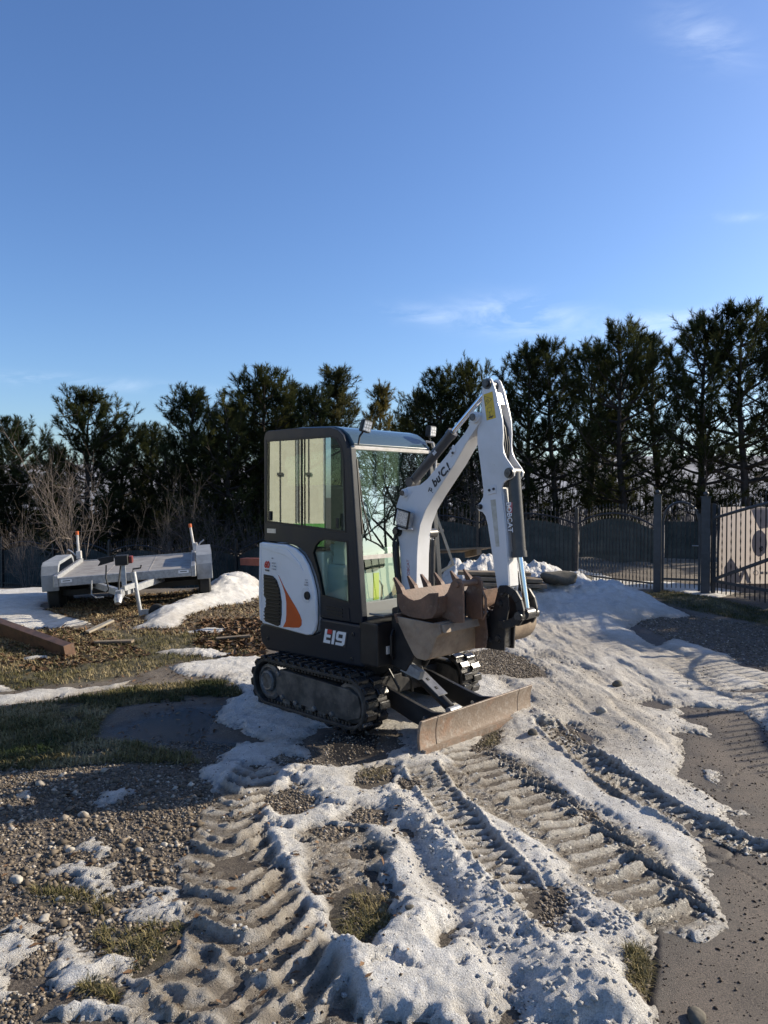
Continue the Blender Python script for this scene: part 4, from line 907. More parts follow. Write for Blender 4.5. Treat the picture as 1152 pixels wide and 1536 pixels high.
# cab side walls
CAB = [(-.745,1.356),(-.742,2.235),(-.725,2.275),(-.69,2.292),(-.30,2.292),(.09,2.272),(.175,2.250),(.235,2.205),(.280,2.125),(.405,.80),(.405,.778),(-.03,.778),(-.03,.98),(-.075,1.10),(-.14,1.21),(-.21,1.285),(-.31,1.334),(-.42,1.350)]
UW = [(-.722,1.512),(-.712,2.212),(.10,2.210),(.165,2.188),(.215,2.125),(.243,2.03),(.268,1.456)]
LW = [(-.125,1.285),(-.092,1.355),(-.04,1.395),(.03,1.410),(.285,1.392),(.305,.925),(-.005,.948),(-.045,1.09)]
for y0, y1 in ((-.492,-.452), (.452,.492)):
    b = nb(); prism(b, CAB, 'y', y0, y1, holes=[UW, LW]); bevel(b, .006, 2, 40); w = part('cab_side', b, M['navy'])
    s = -1 if y0 < 0 else 1
    for loop, nm, gm in ((UW, 'side_window', 'glass_side'), (LW, 'lower_side_window', 'glass_low')):
        yg = s*.478; c = Vector((sum(p[0] for p in loop)/len(loop), sum(p[1] for p in loop)/len(loop)))
        b = nb(); prism(b, loop, 'y', yg-.002, yg+.002); g_ = part(nm, b, M[gm], w)
        b = nb(); strip(b, [tuple(Vector(p)+(c-Vector(p))*.018) for p in loop], .018, s*.486, s*.494, True); part('window_seal', b, M['seal'], w)
cs = [o for o in ex.children if o.name.startswith('cab_side')][0]
b = nb(); strip(b, [(-.262,1.49),(-.262,2.215)], .012, -.488, -.482); strip(b, [(-.225,1.49),(-.225,2.215)], .006, -.486, -.482); part('sliding_pane_edge', b, M['seal'], cs)
b = nb(); box(b, -.685,-.655,-.494,-.480,1.53,1.61); box(b, .155,.185,-.494,-.480,1.49,1.57); bevel(b, .003, 1); part('window_latch', b, M['seal'], cs)
b = nb(); prism(b, [(.0,.90),(.30,.885),(.315,.785),(.0,.80)], 'y', -.496, -.49); vp = part('vent_panel', b, M['navy'], cs)
for k in range(3):
    z = .873-k*.027; b = nb(); bar(b, (.045+k*.01,-.498,z), (.235,-.498,z-.006), .008, .010); part('vent_slot', b, M['seal'], vp)
b = nb(); box(b, -.70,-.585,-.4955,-.490,1.425,1.462); part('grey_sticker', b, M['alu'], cs)
# roof
ROOF = [(-.74,2.21),(-.735,2.25),(-.70,2.288),(-.3,2.300),(.09,2.285),(.18,2.262),(.255,2.215),(.315,2.135),(.295,2.115),(.20,2.13),(-.70,2.20)]
b = nb(); prism(b, ROOF, 'y', -.452, .452); bevel(b, .01, 2); part('cab_roof', b, M['roofteal'], smooth=50)
b = nb(); bar(b, (.300,-.455,2.110), (.300,.455,2.110), .035, .028, up=(.1,0,1)); bevel(b, .004, 1); part('roof_front_trim', b, M['alu'])
# front frame: two pillars leaning back, cross bars
def fx(z): return .405 - (z-.80)*(.125/1.325)
for y in (-.460, .460):
    b = nb(); bar(b, (fx(.78)+.012, y, .78), (fx(2.11)+.012, y, 2.11), .064, .05, up=(1,0,0)); bevel(b, .012, 2); part('front_pillar', b, M['navy'])
b = nb(); bar(b, (fx(1.30)+.006,-.43,1.27), (fx(1.30)+.006,.43,1.27), .03, .032); part('windscreen_bar', b, M['alu'])
b = nb(); prism(b, [(-.43,fx(2.1)),(-.43,fx(2.1))], 'z', 0, 0) if False else bar(b, (fx(1.29)+.012,0,1.285), (fx(2.105)+.012,0,2.105), .86, .005, up=(1,0,0)); part('windscreen', b, M['glass_front'])
b = nb(); bar(b, (fx(.93)+.012,0,.935), (fx(1.255)+.012,0,1.255), .86, .005, up=(1,0,0)); part('lower_windscreen', b, M['glass_low'])
b = nb(); bar(b, (fx(.78)+.005,0,.78), (fx(.93)+.005,0,.93), .86, .04, up=(1,0,0)); bevel(b, .006, 1); part('front_panel', b, M['interior'])
b = nb(); box(b, .40,.60,-.49,-.10,.47,.80); box(b, .40,.56,-.10,.49,.47,.86); bevel(b, .02, 2); fb = part('front_cover', b, M['black'])
b = nb(); box(b, .46,.62,-.44,.0,.845,.86); bevel(b, .004, 1); part('front_step', b, M['interior'], fb)
b = nb(); box(b, .602,.606,-.40,-.36,.56,.62); part('small_white_sticker', b, M['decalwhite'], fb)
# grab rail loop at the front corner
b = nb(); tube(b, [(.625,-.355,.53),(.63,-.375,.56),(.63,-.375,.70),(.625,-.355,.735),(.625,-.17,.735),(.63,-.15,.70),(.63,-.15,.56),(.625,-.17,.53),(.625,-.355,.53)], .011, 8); part('front_grab_loop', b, M['black'])
# rear wall and floor
b = nb(); box(b, -.742,-.72,-.45,.45,1.34,1.52); box(b, -.742,-.72,-.45,-.40,1.52,2.2); box(b, -.742,-.72,.40,.45,1.52,2.2); part('cab_rear_frame', b, M['navy'])
b = nb(); box(b, -.732,-.728,-.40,.40,1.52,2.2); part('rear_window', b, M['glass_low'])
b = nb(); box(b, -.05,.38,-.45,.45,.775,.80); box(b, -.72,-.05,-.45,.45,1.30,1.325); part('cab_floor', b, M['seal'])
# interior
b = nb(); box(b, -.42,.0,-.20,.24,1.12,1.24); prism(b, [(-.45,1.2),(-.36,1.22),(-.42,1.82),(-.50,1.84),(-.53,1.8)], 'y', -.18, .22); bevel(b, .035, 3); part('driver_seat', b, M['seat'], smooth=50)
b = nb(); box(b, -.06,.17,-.40,-.26,.80,1.20); bevel(b, .03, 2); prism(b, [(.0,1.2),(.14,1.2),(.12,1.38),(.02,1.38)], 'y', -.38, -.28); part('side_console', b, M['pale_seat'], smooth=50)
b = nb(); tube(b, [(-.10,-.33,1.0),(-.09,-.33,1.25),(-.05,-.33,1.32),(.0,-.33,1.30)], .035, 10); part('console_arm', b, M['pale_seat'], smooth=60)
b = nb(); tube(b, [(.06,-.33,1.38),(.07,-.34,1.52)], [.010,.009], 8); tube(b, [(.07,-.34,1.50),(.07,-.34,1.60)], [.022,.018], 10); part('control_lever', b, M['seal'], smooth=60)
b = nb(); tube(b, [(-.02,-.05,1.30),(-.04,-.08,1.62),(.0,-.10,1.69),(.05,-.10,1.70),(.12,-.12,1.66),(.24,-.16,1.44)], .014, 8); part('white_hand_rail', b, M['railwhite'], smooth=60)
for y in (-.1, .06):
    b = nb(); tube(b, [(.26,y,.80),(.28,y,1.02),(.25,y,1.06)], .010, 8); part('travel_lever', b, M['galv'], smooth=60)
b = nb(); box(b, .345,.352,-.275,-.215,.93,1.14); part('yellow_instruction_tag', b, M['yellowtag'])
b.free() if False else None
# wiper and its motor
b = nb(); tube(b, [(fx(1.4)+.04,-.34,1.40),(fx(1.7)+.035,-.405,1.70),(fx(2.0)+.03,-.425,2.0)], .006, 6); bar(b, (fx(1.45)+.03,-.425,1.45), (fx(2.02)+.03,-.432,2.02), .012, .02); part('wiper', b, M['seal'])
b = nb(); box(b, fx(1.4)-.04, fx(1.4)-.005, -.41, -.27, 1.30, 1.42); bevel(b, .02, 2); part('wiper_motor', b, M['seal'])
# work lights on the roof
for (x, y, z, t) in ((.365,-.375,2.272,-.25), (.33,.44,2.285,0)):
    b = nb(); box(b, -.030,.030,-.050,.050,-.055,.055); bevel(b, .016, 3); h = part('work_light', b, M['seal']); h.location = (x, y, z); h.rotation_euler = (-.22 if y < 0 else 0, .12, t); h.scale = (.9,.86,.86)
    b = nb(); box(b, .028,.0325,-.040,.040,-.045,.045); part('lens', b, M['lensglass'], h)
    for iy in range(3):
        for iz in range(3):
            b = nb(); yy, zz = -.025+iy*.025, -.028+iz*.028; box(b, .0325,.0345, yy-.009, yy+.009, zz-.010, zz+.010); part('led', b, M['decalwhite'], h)
    b = nb(); tube(b, [(x-.02,y,z-.03),(x-.035,y-.03*(1 if y < 0 else -1),z-.075),(x-.03,y-.05*(1 if y < 0 else -1),z-.14)], .008, 8); part('light_bracket', b, M['seal'])
b = nb(); tube(b, [(.29,.42,2.20),(.33,.47,2.19),(.34,.50,2.08),(.33,.50,1.9)], .010, 8); part('light_cable', b, M['alu'])
b = nb(); box(b, .30,.33,.475,.60,1.78,2.02); bevel(b, .01, 2); part('side_mirror', b, M['seal'])

# ---- swing bracket, boom, arm
YB0, YB1 = -.285, -.145
b = nb(); prism(b, [(.58,.47),(.60,.90),(.70,.93),(.86,.90),(.90,.78),(.82,.56),(.74,.44)], 'y', -.34, -.31); prism(b, [(.58,.47),(.60,.90),(.70,.93),(.86,.90),(.90,.78),(.82,.56),(.74,.44)], 'y', -.12, -.09); box(b, .58,.72,-.31,-.12,.42,.62); bevel(b, .008, 1)
sb = part('swing_bracket', b, M['black'])
b = nb(); cyl(b, (.66,-.21,.38), (.66,-.21,.70), .055, n=24); part('swing_pin', b, M['pin'], sb)
b = nb(); cyl(b, (.76,-.355,.82), (.76,-.075,.82), .035, n=20); part('boom_foot_pin', b, M['pin'], sb)
b = nb(); prism(b, [(.68,.44),(.86,.40),(.88,.46),(.72,.52)], 'y', -.33, -.28);  bevel(b, .004, 1) if False else None; part('bracket_guard', b, M['galv'], sb)
BOOM = [(.69,.78),(.655,1.0),(.645,1.20),(.625,1.40),(.600,1.49),(.590,1.585),(.598,1.665),(.625,1.73),(.667,1.785),(.704,1.806),(.760,1.812),(.83,1.821),(.901,1.864),(1.235,2.173),(1.275,2.225),(1.295,2.290),(1.318,2.312),(1.348,2.312),(1.372,2.290),(1.368,2.25),(1.345,2.215),(1.250,2.10),(1.149,1.960),(.958,1.732),(.885,1.635),(.835,1.53),(.815,1.43),(.805,1.30),(.80,1.08),(.83,.80),(.80,.745),(.73,.74)]
b = nb(); prism(b, BOOM, 'y', YB0, YB1); bevel(b, .006, 2, 50); boom = part('boom', b, M['white'], smooth=28)
b = nb(); strip(b, [(.70,1.70),(.76,1.80-.02)], .004, -.2875, -.285); part('weld_seam', b, M['white'], boom)
for x, z, r in ((.618,1.475,.030),(.690,1.762,.024),(1.333,2.278,.030)):
    b = nb(); lathe(b, [(0,r*1.35),(-.022,r*1.30),(-.022,r*.8),(-.034,r*.8),(-.036,r*.5),(-.036,.0001)], (x, YB0+.002, z), 'y', 20); e_ = part('pin_boss', b, M['white'] if r > .025 and x > 1 or x == .690 else M['seal'], boom)
    b = nb(); lathe(b, [(-.034,r*.85),(-.040,r*.8),(-.040,.0001)], (x, YB0+.0, z), 'y', 16); part('pin_end', b, M['pin'], boom)
b = nb(); prism(b, [(1.095,2.035),(1.125,2.015),(1.165,2.055),(1.165,2.085),(1.14,2.10)], 'y', -.291, -.28); bevel(b, .003, 1); pl = part('hose_clamp_plate', b, M['white'], boom)
for x, z in ((1.122,2.075),(1.142,2.043)):
    b = nb(); lathe(b, [(0,.010),(-.006,.009),(-.006,.0001)], (x,-.291,z), 'y', 10); part('bolt', b, M['print'], boom)
# work light on the boom side
b = nb(); box(b, -.062,.062,-.035,.022,-.058,.058); bevel(b, .012, 2); bl_ = part('boom_light', b, M['galv'], boom); bl_.location = (.728,-.325,1.575); bl_.rotation_euler = (0, .22, 0)
b = nb()
for s in (-1, 1): box(b, s*.066-.004, s*.066+.004, -.050,-.036,-.066,.066); box(b, -.07,.07,-.050,-.036, s*.062-.004, s*.062+.004)
o = part('light_guard', b, M['seal'], boom); o.location = (.728,-.325,1.575); o.rotation_euler = (0, .22, 0)
b = nb(); box(b, -.052,.052,-.039,-.034,-.05,.05); o = part('lens', b, M['lensglass'], boom); o.location = (.728,-.325,1.575); o.rotation_euler = (0, .22, 0)
b = nb(); tube(b, [(.64,-.30,1.50),(.70,-.33,1.495),(.80,-.33,1.50)], .009, 8); part('light_bracket', b, M['white'], boom)
for k, pts in enumerate(([(.61,-.30,1.46),(.595,-.31,1.38),(.60,-.31,1.30),(.63,-.32,1.15),(.66,-.33,1.0),(.68,-.34,.85)], [(.62,-.31,1.40),(.625,-.325,1.28),(.65,-.33,1.12),(.70,-.34,.95)], [(.60,-.24,1.50),(.57,-.24,1.35),(.59,-.24,1.15),(.64,-.22,.9)])):
    b = nb(); tube(b, pts, .012, 8); part('hydraulic_hose', b, M['hose'], smooth=60)
# cylinders
def ram(nm, p0, pm, p1, r, rr, mbody, boss=.05):
    b = nb(); cyl(b, p0, pm, r, n=24); c = part(nm, b, mbody)
    d = (Vector(p1)-Vector(p0)).normalized(); b = nb(); cyl(b, Vector(pm)-d*.03, Vector(pm)+d*.012, r*1.12, n=24); part('gland', b, mbody, c)
    b = nb(); cyl(b, pm, p1, rr, n=18); part('piston_rod', b, M['chrome'], c)
    for p in (p0, p1):
        b = nb(); lathe(b, [(-.045,rr*1.9),(.045,rr*1.9)], p, 'y', 20); part('rod_eye', b, mbody, c)
    return c
ac = ram('arm_cylinder', (.703,-.215,1.845), (1.075,-.215,2.190), (1.405,-.205,2.492), .036, .019, M['cylgrey'])
bc = ram('bucket_cylinder', (1.590,-.205,1.90), (1.640,-.205,1.345), (1.703,-.205,.965), .045, .021, M['cylgrey'])
mc = ram('boom_cylinder', (.775,-.098,.62), (.790,-.098,1.40), (.790,-.105,1.46), .030, .018, M['cylgrey'])
YA0, YA1 = -.268, -.150
ARM = [(1.373,2.424),(1.379,2.514),(1.393,2.535),(1.416,2.543),(1.440,2.538),(1.453,2.524),(1.484,2.453),(1.525,2.310),(1.540,2.247),(1.546,2.160),(1.543,2.087),(1.550,2.035),(1.570,1.995),(1.624,1.928),(1.637,1.900),(1.634,1.874),(1.613,1.856),(1.570,1.842),(1.552,1.828),(1.540,1.800),(1.536,1.765),(1.567,1.544),(1.579,1.404),(1.598,1.138),(1.595,1.085),(1.555,1.065),(1.512,1.085),(1.502,1.133),(1.452,1.398),(1.424,1.545),(1.405,1.605),(1.380,1.632),(1.350,1.638),(1.336,1.655),(1.340,1.680),(1.365,1.700),(1.385,1.735),(1.388,1.78),(1.362,1.951),(1.336,2.096),(1.334,2.19),(1.350,2.235),(1.367,2.259)]
b = nb(); prism(b, ARM, 'y', YA0, YA0+.016); bevel(b, .003, 1, 50); arm = part('arm', b, M['white'], smooth=28)
b = nb(); prism(b, ARM, 'y', YA1-.016, YA1); bevel(b, .003, 1, 50); part('arm_side_plate', b, M['white'], arm)
b = nb(); prism(b, [(1.585,1.12),(1.515,1.12),(1.452,1.40),(1.405,1.63),(1.400,1.76),(1.528,1.80),(1.555,1.544),(1.568,1.404)], 'y', YA0+.014, YA1-.014); prism(b, [(1.352,2.20),(1.350,2.10),(1.375,1.95),(1.40,1.77),(1.46,1.80),(1.43,1.95),(1.41,2.12),(1.40,2.24)], 'y', YA0+.014, YA1-.014); prism(b, [(1.43,2.44),(1.475,2.44),(1.50,2.36),(1.44,2.36)], 'y', YA0+.014, YA1-.014); part('arm_box', b, M['white'], arm)
b = nb(); cyl(b, (1.568,-.268,1.13), (1.59,-.268,1.13), .01, n=8) if False else prism(b, [(1.575,1.12),(1.600,1.14),(1.583,1.404),(1.571,1.544),(1.542,1.79),(1.53,1.79),(1.555,1.55)], 'y', YA0+.012, YA1-.012); part('arm_front_plate', b, M['white'], arm)
for x, z, r, mm in ((1.419,2.500,.027,'pin'),(1.600,1.893,.027,'pin'),(1.365,1.667,.014,'pin'),(1.555,1.105,.03,'pin')):
    b = nb(); lathe(b, [(0,r*1.35),(-.012,r*1.3),(-.012,r*.85),(-.03,r*.85),(-.03,.0001)], (x, YA0, z), 'y', 20); lathe(b, [(0,r*.8),(-(YA0-YA1)+.03,r*.8)], (x, YA0, z), 'y', 16); part('pin', b, M[mm], arm)
b = nb(); prism(b, [(1.425,1.745),(1.50,1.760),(1.495,1.815),(1.43,1.805)], 'y', YA0-.006, YA0+.002); bevel(b, .004, 1); part('clamp_plate', b, M['white'], arm)
for x, z in ((1.443,1.780),(1.478,1.788)):
    b = nb(); lathe(b, [(0,.010),(-.007,.009),(-.007,.0001)], (x, YA0-.005, z), 'y', 10); part('bolt', b, M['print'], arm)
for k in range(3):
    y = -.235+k*.026; b = nb(); tube(b, [(1.40,y,2.32),(1.47,y,2.30),(1.515,y,2.20),(1.535,y,2.08),(1.520,y,1.96),(1.535,y,1.86)], .011, 8); part('hydraulic_hose', b, M['hose'], smooth=60)
# decals
def decal(nm, s, size, p, m, parent, rot=0.0, shear=0, bold=0, sp=1.0):
    me = text_mesh(s, size, shear, .0005, bold, sp); me.materials.append(m); o = bpy.data.objects.new(nm, me); link(o, parent)
    o.location = p; o.matrix_local = Matrix.Translation(p) @ Matrix.Rotation(-rot, 4, 'Y') @ Matrix.Rotation(R(90), 4, 'X'); return o
b = nb(); prism(b, [(1.387,2.431),(1.461,2.445),(1.490,2.266),(1.415,2.253)], 'y', YA0-.0015, YA0); wd = part('warning_decal', b, M['yellow'], arm)
yy = YA0-.0022
b = nb(); strip(b, [(1.405,2.352),(1.397,2.418),(1.457,2.395)], .005, yy, yy+.001, True); strip(b, [(1.418,2.350-.015),(1.452,2.355-.015),(1.457,2.325-.01),(1.424,2.319-.01)], .0025, yy, yy+.001, True)
for x, z in ((1.44,2.303),(1.443,2.288)): strip(b, [(x-.004,z),(x+.004,z)], .007, yy, yy+.001)
strip(b, [(1.432,2.270),(1.452,2.274),(1.470,2.282)], .008, yy, yy+.001); strip(b, [(1.44,2.280),(1.462,2.268)], .005, yy, yy+.001); strip(b, [(1.412,2.378),(1.420,2.398),(1.430,2.388),(1.42,2.374)], .004, yy, yy+.001); part('warning_symbols', b, M['print'], arm)
b = nb(); prism(b, [(1.448,1.714),(1.490,1.719),(1.523,1.402),(1.493,1.400)], 'y', YA0-.001, YA0); part('tape_strip', b, M['tape'], arm)
decal('cylinder_lettering', 'BOBCAT', .052, (1.590,-.2525,1.60), M['decalwhite'], bc, rot=R(-85), bold=.001)
b = nb(); box(b, 1.588,1.612,-.2523,-.2505,1.63,1.70); part('red_emblem', b, M['printred'], bc)
bt = decal('boom_lettering', "bu'C.!", .078, (1.03,YB0-.0015,1.885), M['print'], boom, rot=R(42), shear=.25, bold=.0035, sp=1.05)
b = nb(); strip(b, [(.915,1.772),(.925,1.800),(.945,1.795),(.94,1.770)], .008, YB0-.0015, YB0, False); strip(b, [(.918,1.790),(.935,1.780),(.950,1.785)], .007, YB0-.0015, YB0); strip(b, [(.952,1.765),(.958,1.768)], .006, YB0-.0015, YB0); part('boom_emblem', b, M['print'], boom)
decal('cylinder_lettering', 'BE', .034, (.945,-.2535,2.052), M['decalwhite'], ac, rot=R(43), bold=.001)
decal('faded_lettering', 'BOBCAT', .036, (.722,YB0-.0015,1.20), M['printred'], boom, rot=R(92), sp=.95)
# cover decals
decal('anniversary_decal', '60', .078, (-.675,-.5195,1.155), M['red'], pan, shear=.1, bold=.0035, sp=.82)
decal('decal_text', 'YEARS', .021, (-.672,-.5195,1.108), M['print'], pan, bold=.0008)
for s, z, w in (('000', 1.215, 0), ('SERVICE', 1.175, 0), ('EU 1200', 1.150, 0), ('2 STAGE', 1.125, 0)):
    decal('small_print', s, .016, (-.575 + (-.02 if w == 0 and s == '000' else 0), -.5225, z), M['printgrey'], pan)
for s, z in (('12 V', 1.075), ('L 000', 1.055), ('DIESEL', 1.035)): decal('small_print', s, .018, (-.165, -.5195, z-.01), M['printgrey'], pan)
# model badge: E with a red top bar, 1, 9
def sk(x, z, X0=.008, Z0=.584, s=.110): return (X0 + x*s + .22*z*s, Z0 + z*s + x*-.012*s*8*.0)
yb = -.4925
def glyph(nm, polys, m, grow=0, y=yb):
    b = nb()
    for p in polys: prism(b, [sk(*q) for q in p], 'y', y-.0012, y)
    return part(nm, b, m, base)
Eo = [[(-.06,-.06),(2.3,-.06),(2.3,1.06),(-.06,1.06)]]
glyph('badge_backing', Eo, M['print'], y=yb+.0008)
glyph('badge_letter', [[(.0,.0),(.70,.0),(.70,.23),(.24,.23),(.24,.42),(.66,.42),(.66,.62),(.24,.62),(.24,1.0),(.0,1.0)]], M['decalwhite'])
glyph('badge_red_bar', [[(.27,.70),(.74,.70),(.74,1.0),(.27,1.0)]], M['red'])
glyph('badge_digit', [[(.84,.0),(1.10,.0),(1.10,1.0),(.84,1.0)]], M['decalwhite'])
glyph('badge_digit', [[(1.26,.0),(2.0,.0),(2.16,.14),(2.16,1.0),(1.36,1.0),(1.22,.86),(1.22,.46),(1.36,.34),(1.88,.34),(1.88,.20),(1.26,.20)]], M['decalwhite'])
glyph('badge_digit_gap', [[(1.48,.54),(1.88,.54),(1.88,.80),(1.48,.80)]], M['print'], y=yb-.0014)

# ---- linkage and quick hitch
def link_strip(y0, y1, parent):
    b = nb(); strip(b, [(1.545,1.118),(1.60,1.125),(1.655,1.10),(1.692,1.05),(1.708,.995),(1.702,.945),(1.675,.905)], .052, y0, y1); bevel(b, .003, 1); c = part('bucket_link', b, M['black'], parent)
    b = nb(); strip(b, [(1.690,.935),(1.640,.905),(1.585,.885),(1.54,.885)], .055, y0-.002, y1+.002); bevel(b, .003, 1); part('tipping_link', b, M['black'], parent)
    return c
link_strip(-.300,-.278, None); link_strip(-.142,-.120, None)
b = nb(); cyl(b, (1.700,-.315,.955), (1.700,-.098,.955), .030, n=20); part('link_pin', b, M['pin'])
b = nb(); cyl(b, (1.56,-.285,.885), (1.56,-.13,.885), .026, n=16); part('link_pin', b, M['pin'])
HP = [(1.365,.700),(1.565,.705),(1.572,.86),(1.600,1.00),(1.590,1.10),(1.555,1.135),(1.515,1.12),(1.485,1.02),(1.47,.965),(1.375,.975)]
for y in (-.272, -.162):
    b = nb(); prism(b, HP, 'y', y, y+.018); bevel(b, .003, 1); part('quick_hitch_plate', b, M['black'])
b = nb(); box(b, 1.37,1.55,-.255,-.162,.715,.86); bevel(b, .01, 1); qh = part('quick_hitch', b, M['pin'])
for x, z in ((1.42,.93),(1.53,1.02),(1.52,.78),(1.45,.76)):
    b = nb(); lathe(b, [(0,.024),(-.012,.022),(-.012,.010),(-.02,.010),(-.02,.0001)], (x,-.272,z), 'y', 12); part('hitch_bolt', b, M['pin'], qh)
# ---- wide grading bucket carried on the hitch
WB = [(1.000,.930),(1.085,.800),(1.165,.690),(1.195,.672),(1.265,.668),(1.300,.688),(1.345,.79),(1.380,.900),(1.378,.918)]
def shell(prof, y0, y1, t=.012, flare=0):
    b = nb(); n = len(prof); inner = []
    for i, p in enumerate(prof):
        d = (Vector(prof[min(i+1, n-1)])-Vector(prof[max(i-1, 0)])).normalized(); inner.append((p[0]-d.y*t, p[1]+d.x*t))
    prism(b, list(prof)+inner[::-1], 'y', y0, y1); return b
wbk = part('grading_bucket', shell(WB, -.72, .30), M['rust_pale'], smooth=40)
for y in (-.735, .300):
    b = nb(); prism(b, WB, 'y', y, y+.015); bevel(b, .003, 1, 60); part('bucket_side', b, M['rust_pale'], wbk)
b = nb(); prism(b, [(1.31+.155*math.cos(q*.35-1.9), .835+.155*math.sin(q*.35-1.9)) for q in range(11)]+[(1.31,.90),(1.29,.75)], 'y', -.03, .297); bevel(b, .004, 1, 50); part('round_back', b, M['rust_pale'], wbk)
b = nb(); prism(b, [(.988,.945),(1.012,.945),(1.035,.895),(1.015,.885)], 'y', -.735, .315); part('bucket_lip', b, M['rust'], wbk)
b = nb(); prism(b, [(1.345,.925),(1.395,.915),(1.412,.86),(1.375,.875)], 'y', -.72, .30); bevel(b, .004, 1); part('top_stiffener', b, M['rust_pale'], wbk)
b = nb(); prism(b, [(1.345,.925),(1.378,.925),(1.395,.86),(1.36,.83)], 'y', -.739, -.60); part('corner_gusset', b, M['rust_pale'], wbk)
for y in (-.335,-.265,-.145,-.075):
    b = nb(); prism(b, [(1.37,.70),(1.455,.72),(1.47,.80),(1.455,.93),(1.42,.985),(1.385,.965),(1.375,.88)], 'y', y, y+.018); bevel(b, .003, 1); part('bucket_ear', b, M['rust'], wbk)
b = nb(); cyl(b, (1.43,-.34,.945), (1.43,-.06,.945), .018, n=14); part('ear_pin', b, M['pin'], wbk)
b = nb(); lathe(b, [(0,.030),(-.010,.030),(-.010,.014),(0,.014)], (1.50,-.13,.76), 'y', 16); part('lifting_eye', b, M['pin'], wbk)

# ---- toothed digging bucket lying in the grading bucket
db = empty('digging_bucket', (OX_, OY_, 0), YAW_)
tag(db, 'rusty brown toothed digging bucket lying inside the wide bucket', 'bucket')
DB = [(1.035,1.065),(1.020,.995),(1.045,.945),(1.110,.932),(1.230,.930),(1.300,.945),(1.335,.99),(1.345,1.085)]
b = shell(DB, -.69, .12, .012); part('bucket_shell', b, M['rust'], db, smooth=40)
for y in (-.705, .12):
    b = nb(); prism(b, [(.985,1.075),(1.03,1.085),(1.09,1.055),(1.14,1.045),(1.20,1.062),(1.27,1.105),(1.345,1.115),(1.335,.99),(1.300,.945),(1.230,.930),(1.11,.932),(1.04,.945),(1.005,.99)], 'y', y, y+.015); bevel(b, .003, 1, 60); part('bucket_side', b, M['rust'], db)
b = nb(); prism(b, [(1.01,1.10),(1.03,1.105),(1.06,1.03),(1.02,.99)], 'y', -.70, .13); part('lip_plate', b, M['rust_red'], db)
tb = nb(); prism(tb, [(-.022,-.045),(.030,-.050),(.026,.03),(-.01,.115),(-.022,.115)], 'y', -.022, .022)
for v in tb.verts:
    if v.co.z > .1: v.co.y *= .45
bevel(tb, .003, 1); bmesh.ops.recalc_face_normals(tb, faces=tb.faces); tme = bpy.data.meshes.new('tooth'); tb.to_mesh(tme); tb.free(); tme.materials.append(M['rust_red'])
for k, y in enumerate((-.675,-.535,-.395,-.245,-.055,.105)):
    o = bpy.data.objects.new('tooth', tme); link(o, db); o.location = (1.0, y, 1.085); o.rotation_euler = (0, -.42, 0)
EAR = [(1.29,.945),(1.29,1.06),(1.345,1.11),(1.375,1.175),(1.405,1.205),(1.445,1.205),(1.470,1.175),(1.475,.925),(1.40,.915)]
for y in (-.605,-.400):
    b = nb(); prism(b, EAR, 'y', y, y+.022); bevel(b, .003, 1); part('bucket_ear', b, M['rust'], db)
b = nb(); cyl(b, (1.425,-.62,1.168), (1.425,-.36,1.168), .020, n=14); part('ear_pin', b, M['rust'], db)
b = nb(); box(b, 1.33,1.345,-.585,-.40,.93,1.10); part('recess_shade', b, M['black'], db)  # black sheet standing in for the shade in the recess between the ears
b = nb(); tube(b, [(1.47,-.395,1.12),(1.495,-.385,1.06),(1.495,-.385,.96),(1.47,-.385,.92)], .009, 8); part('wear_bar', b, M['rust'], db)

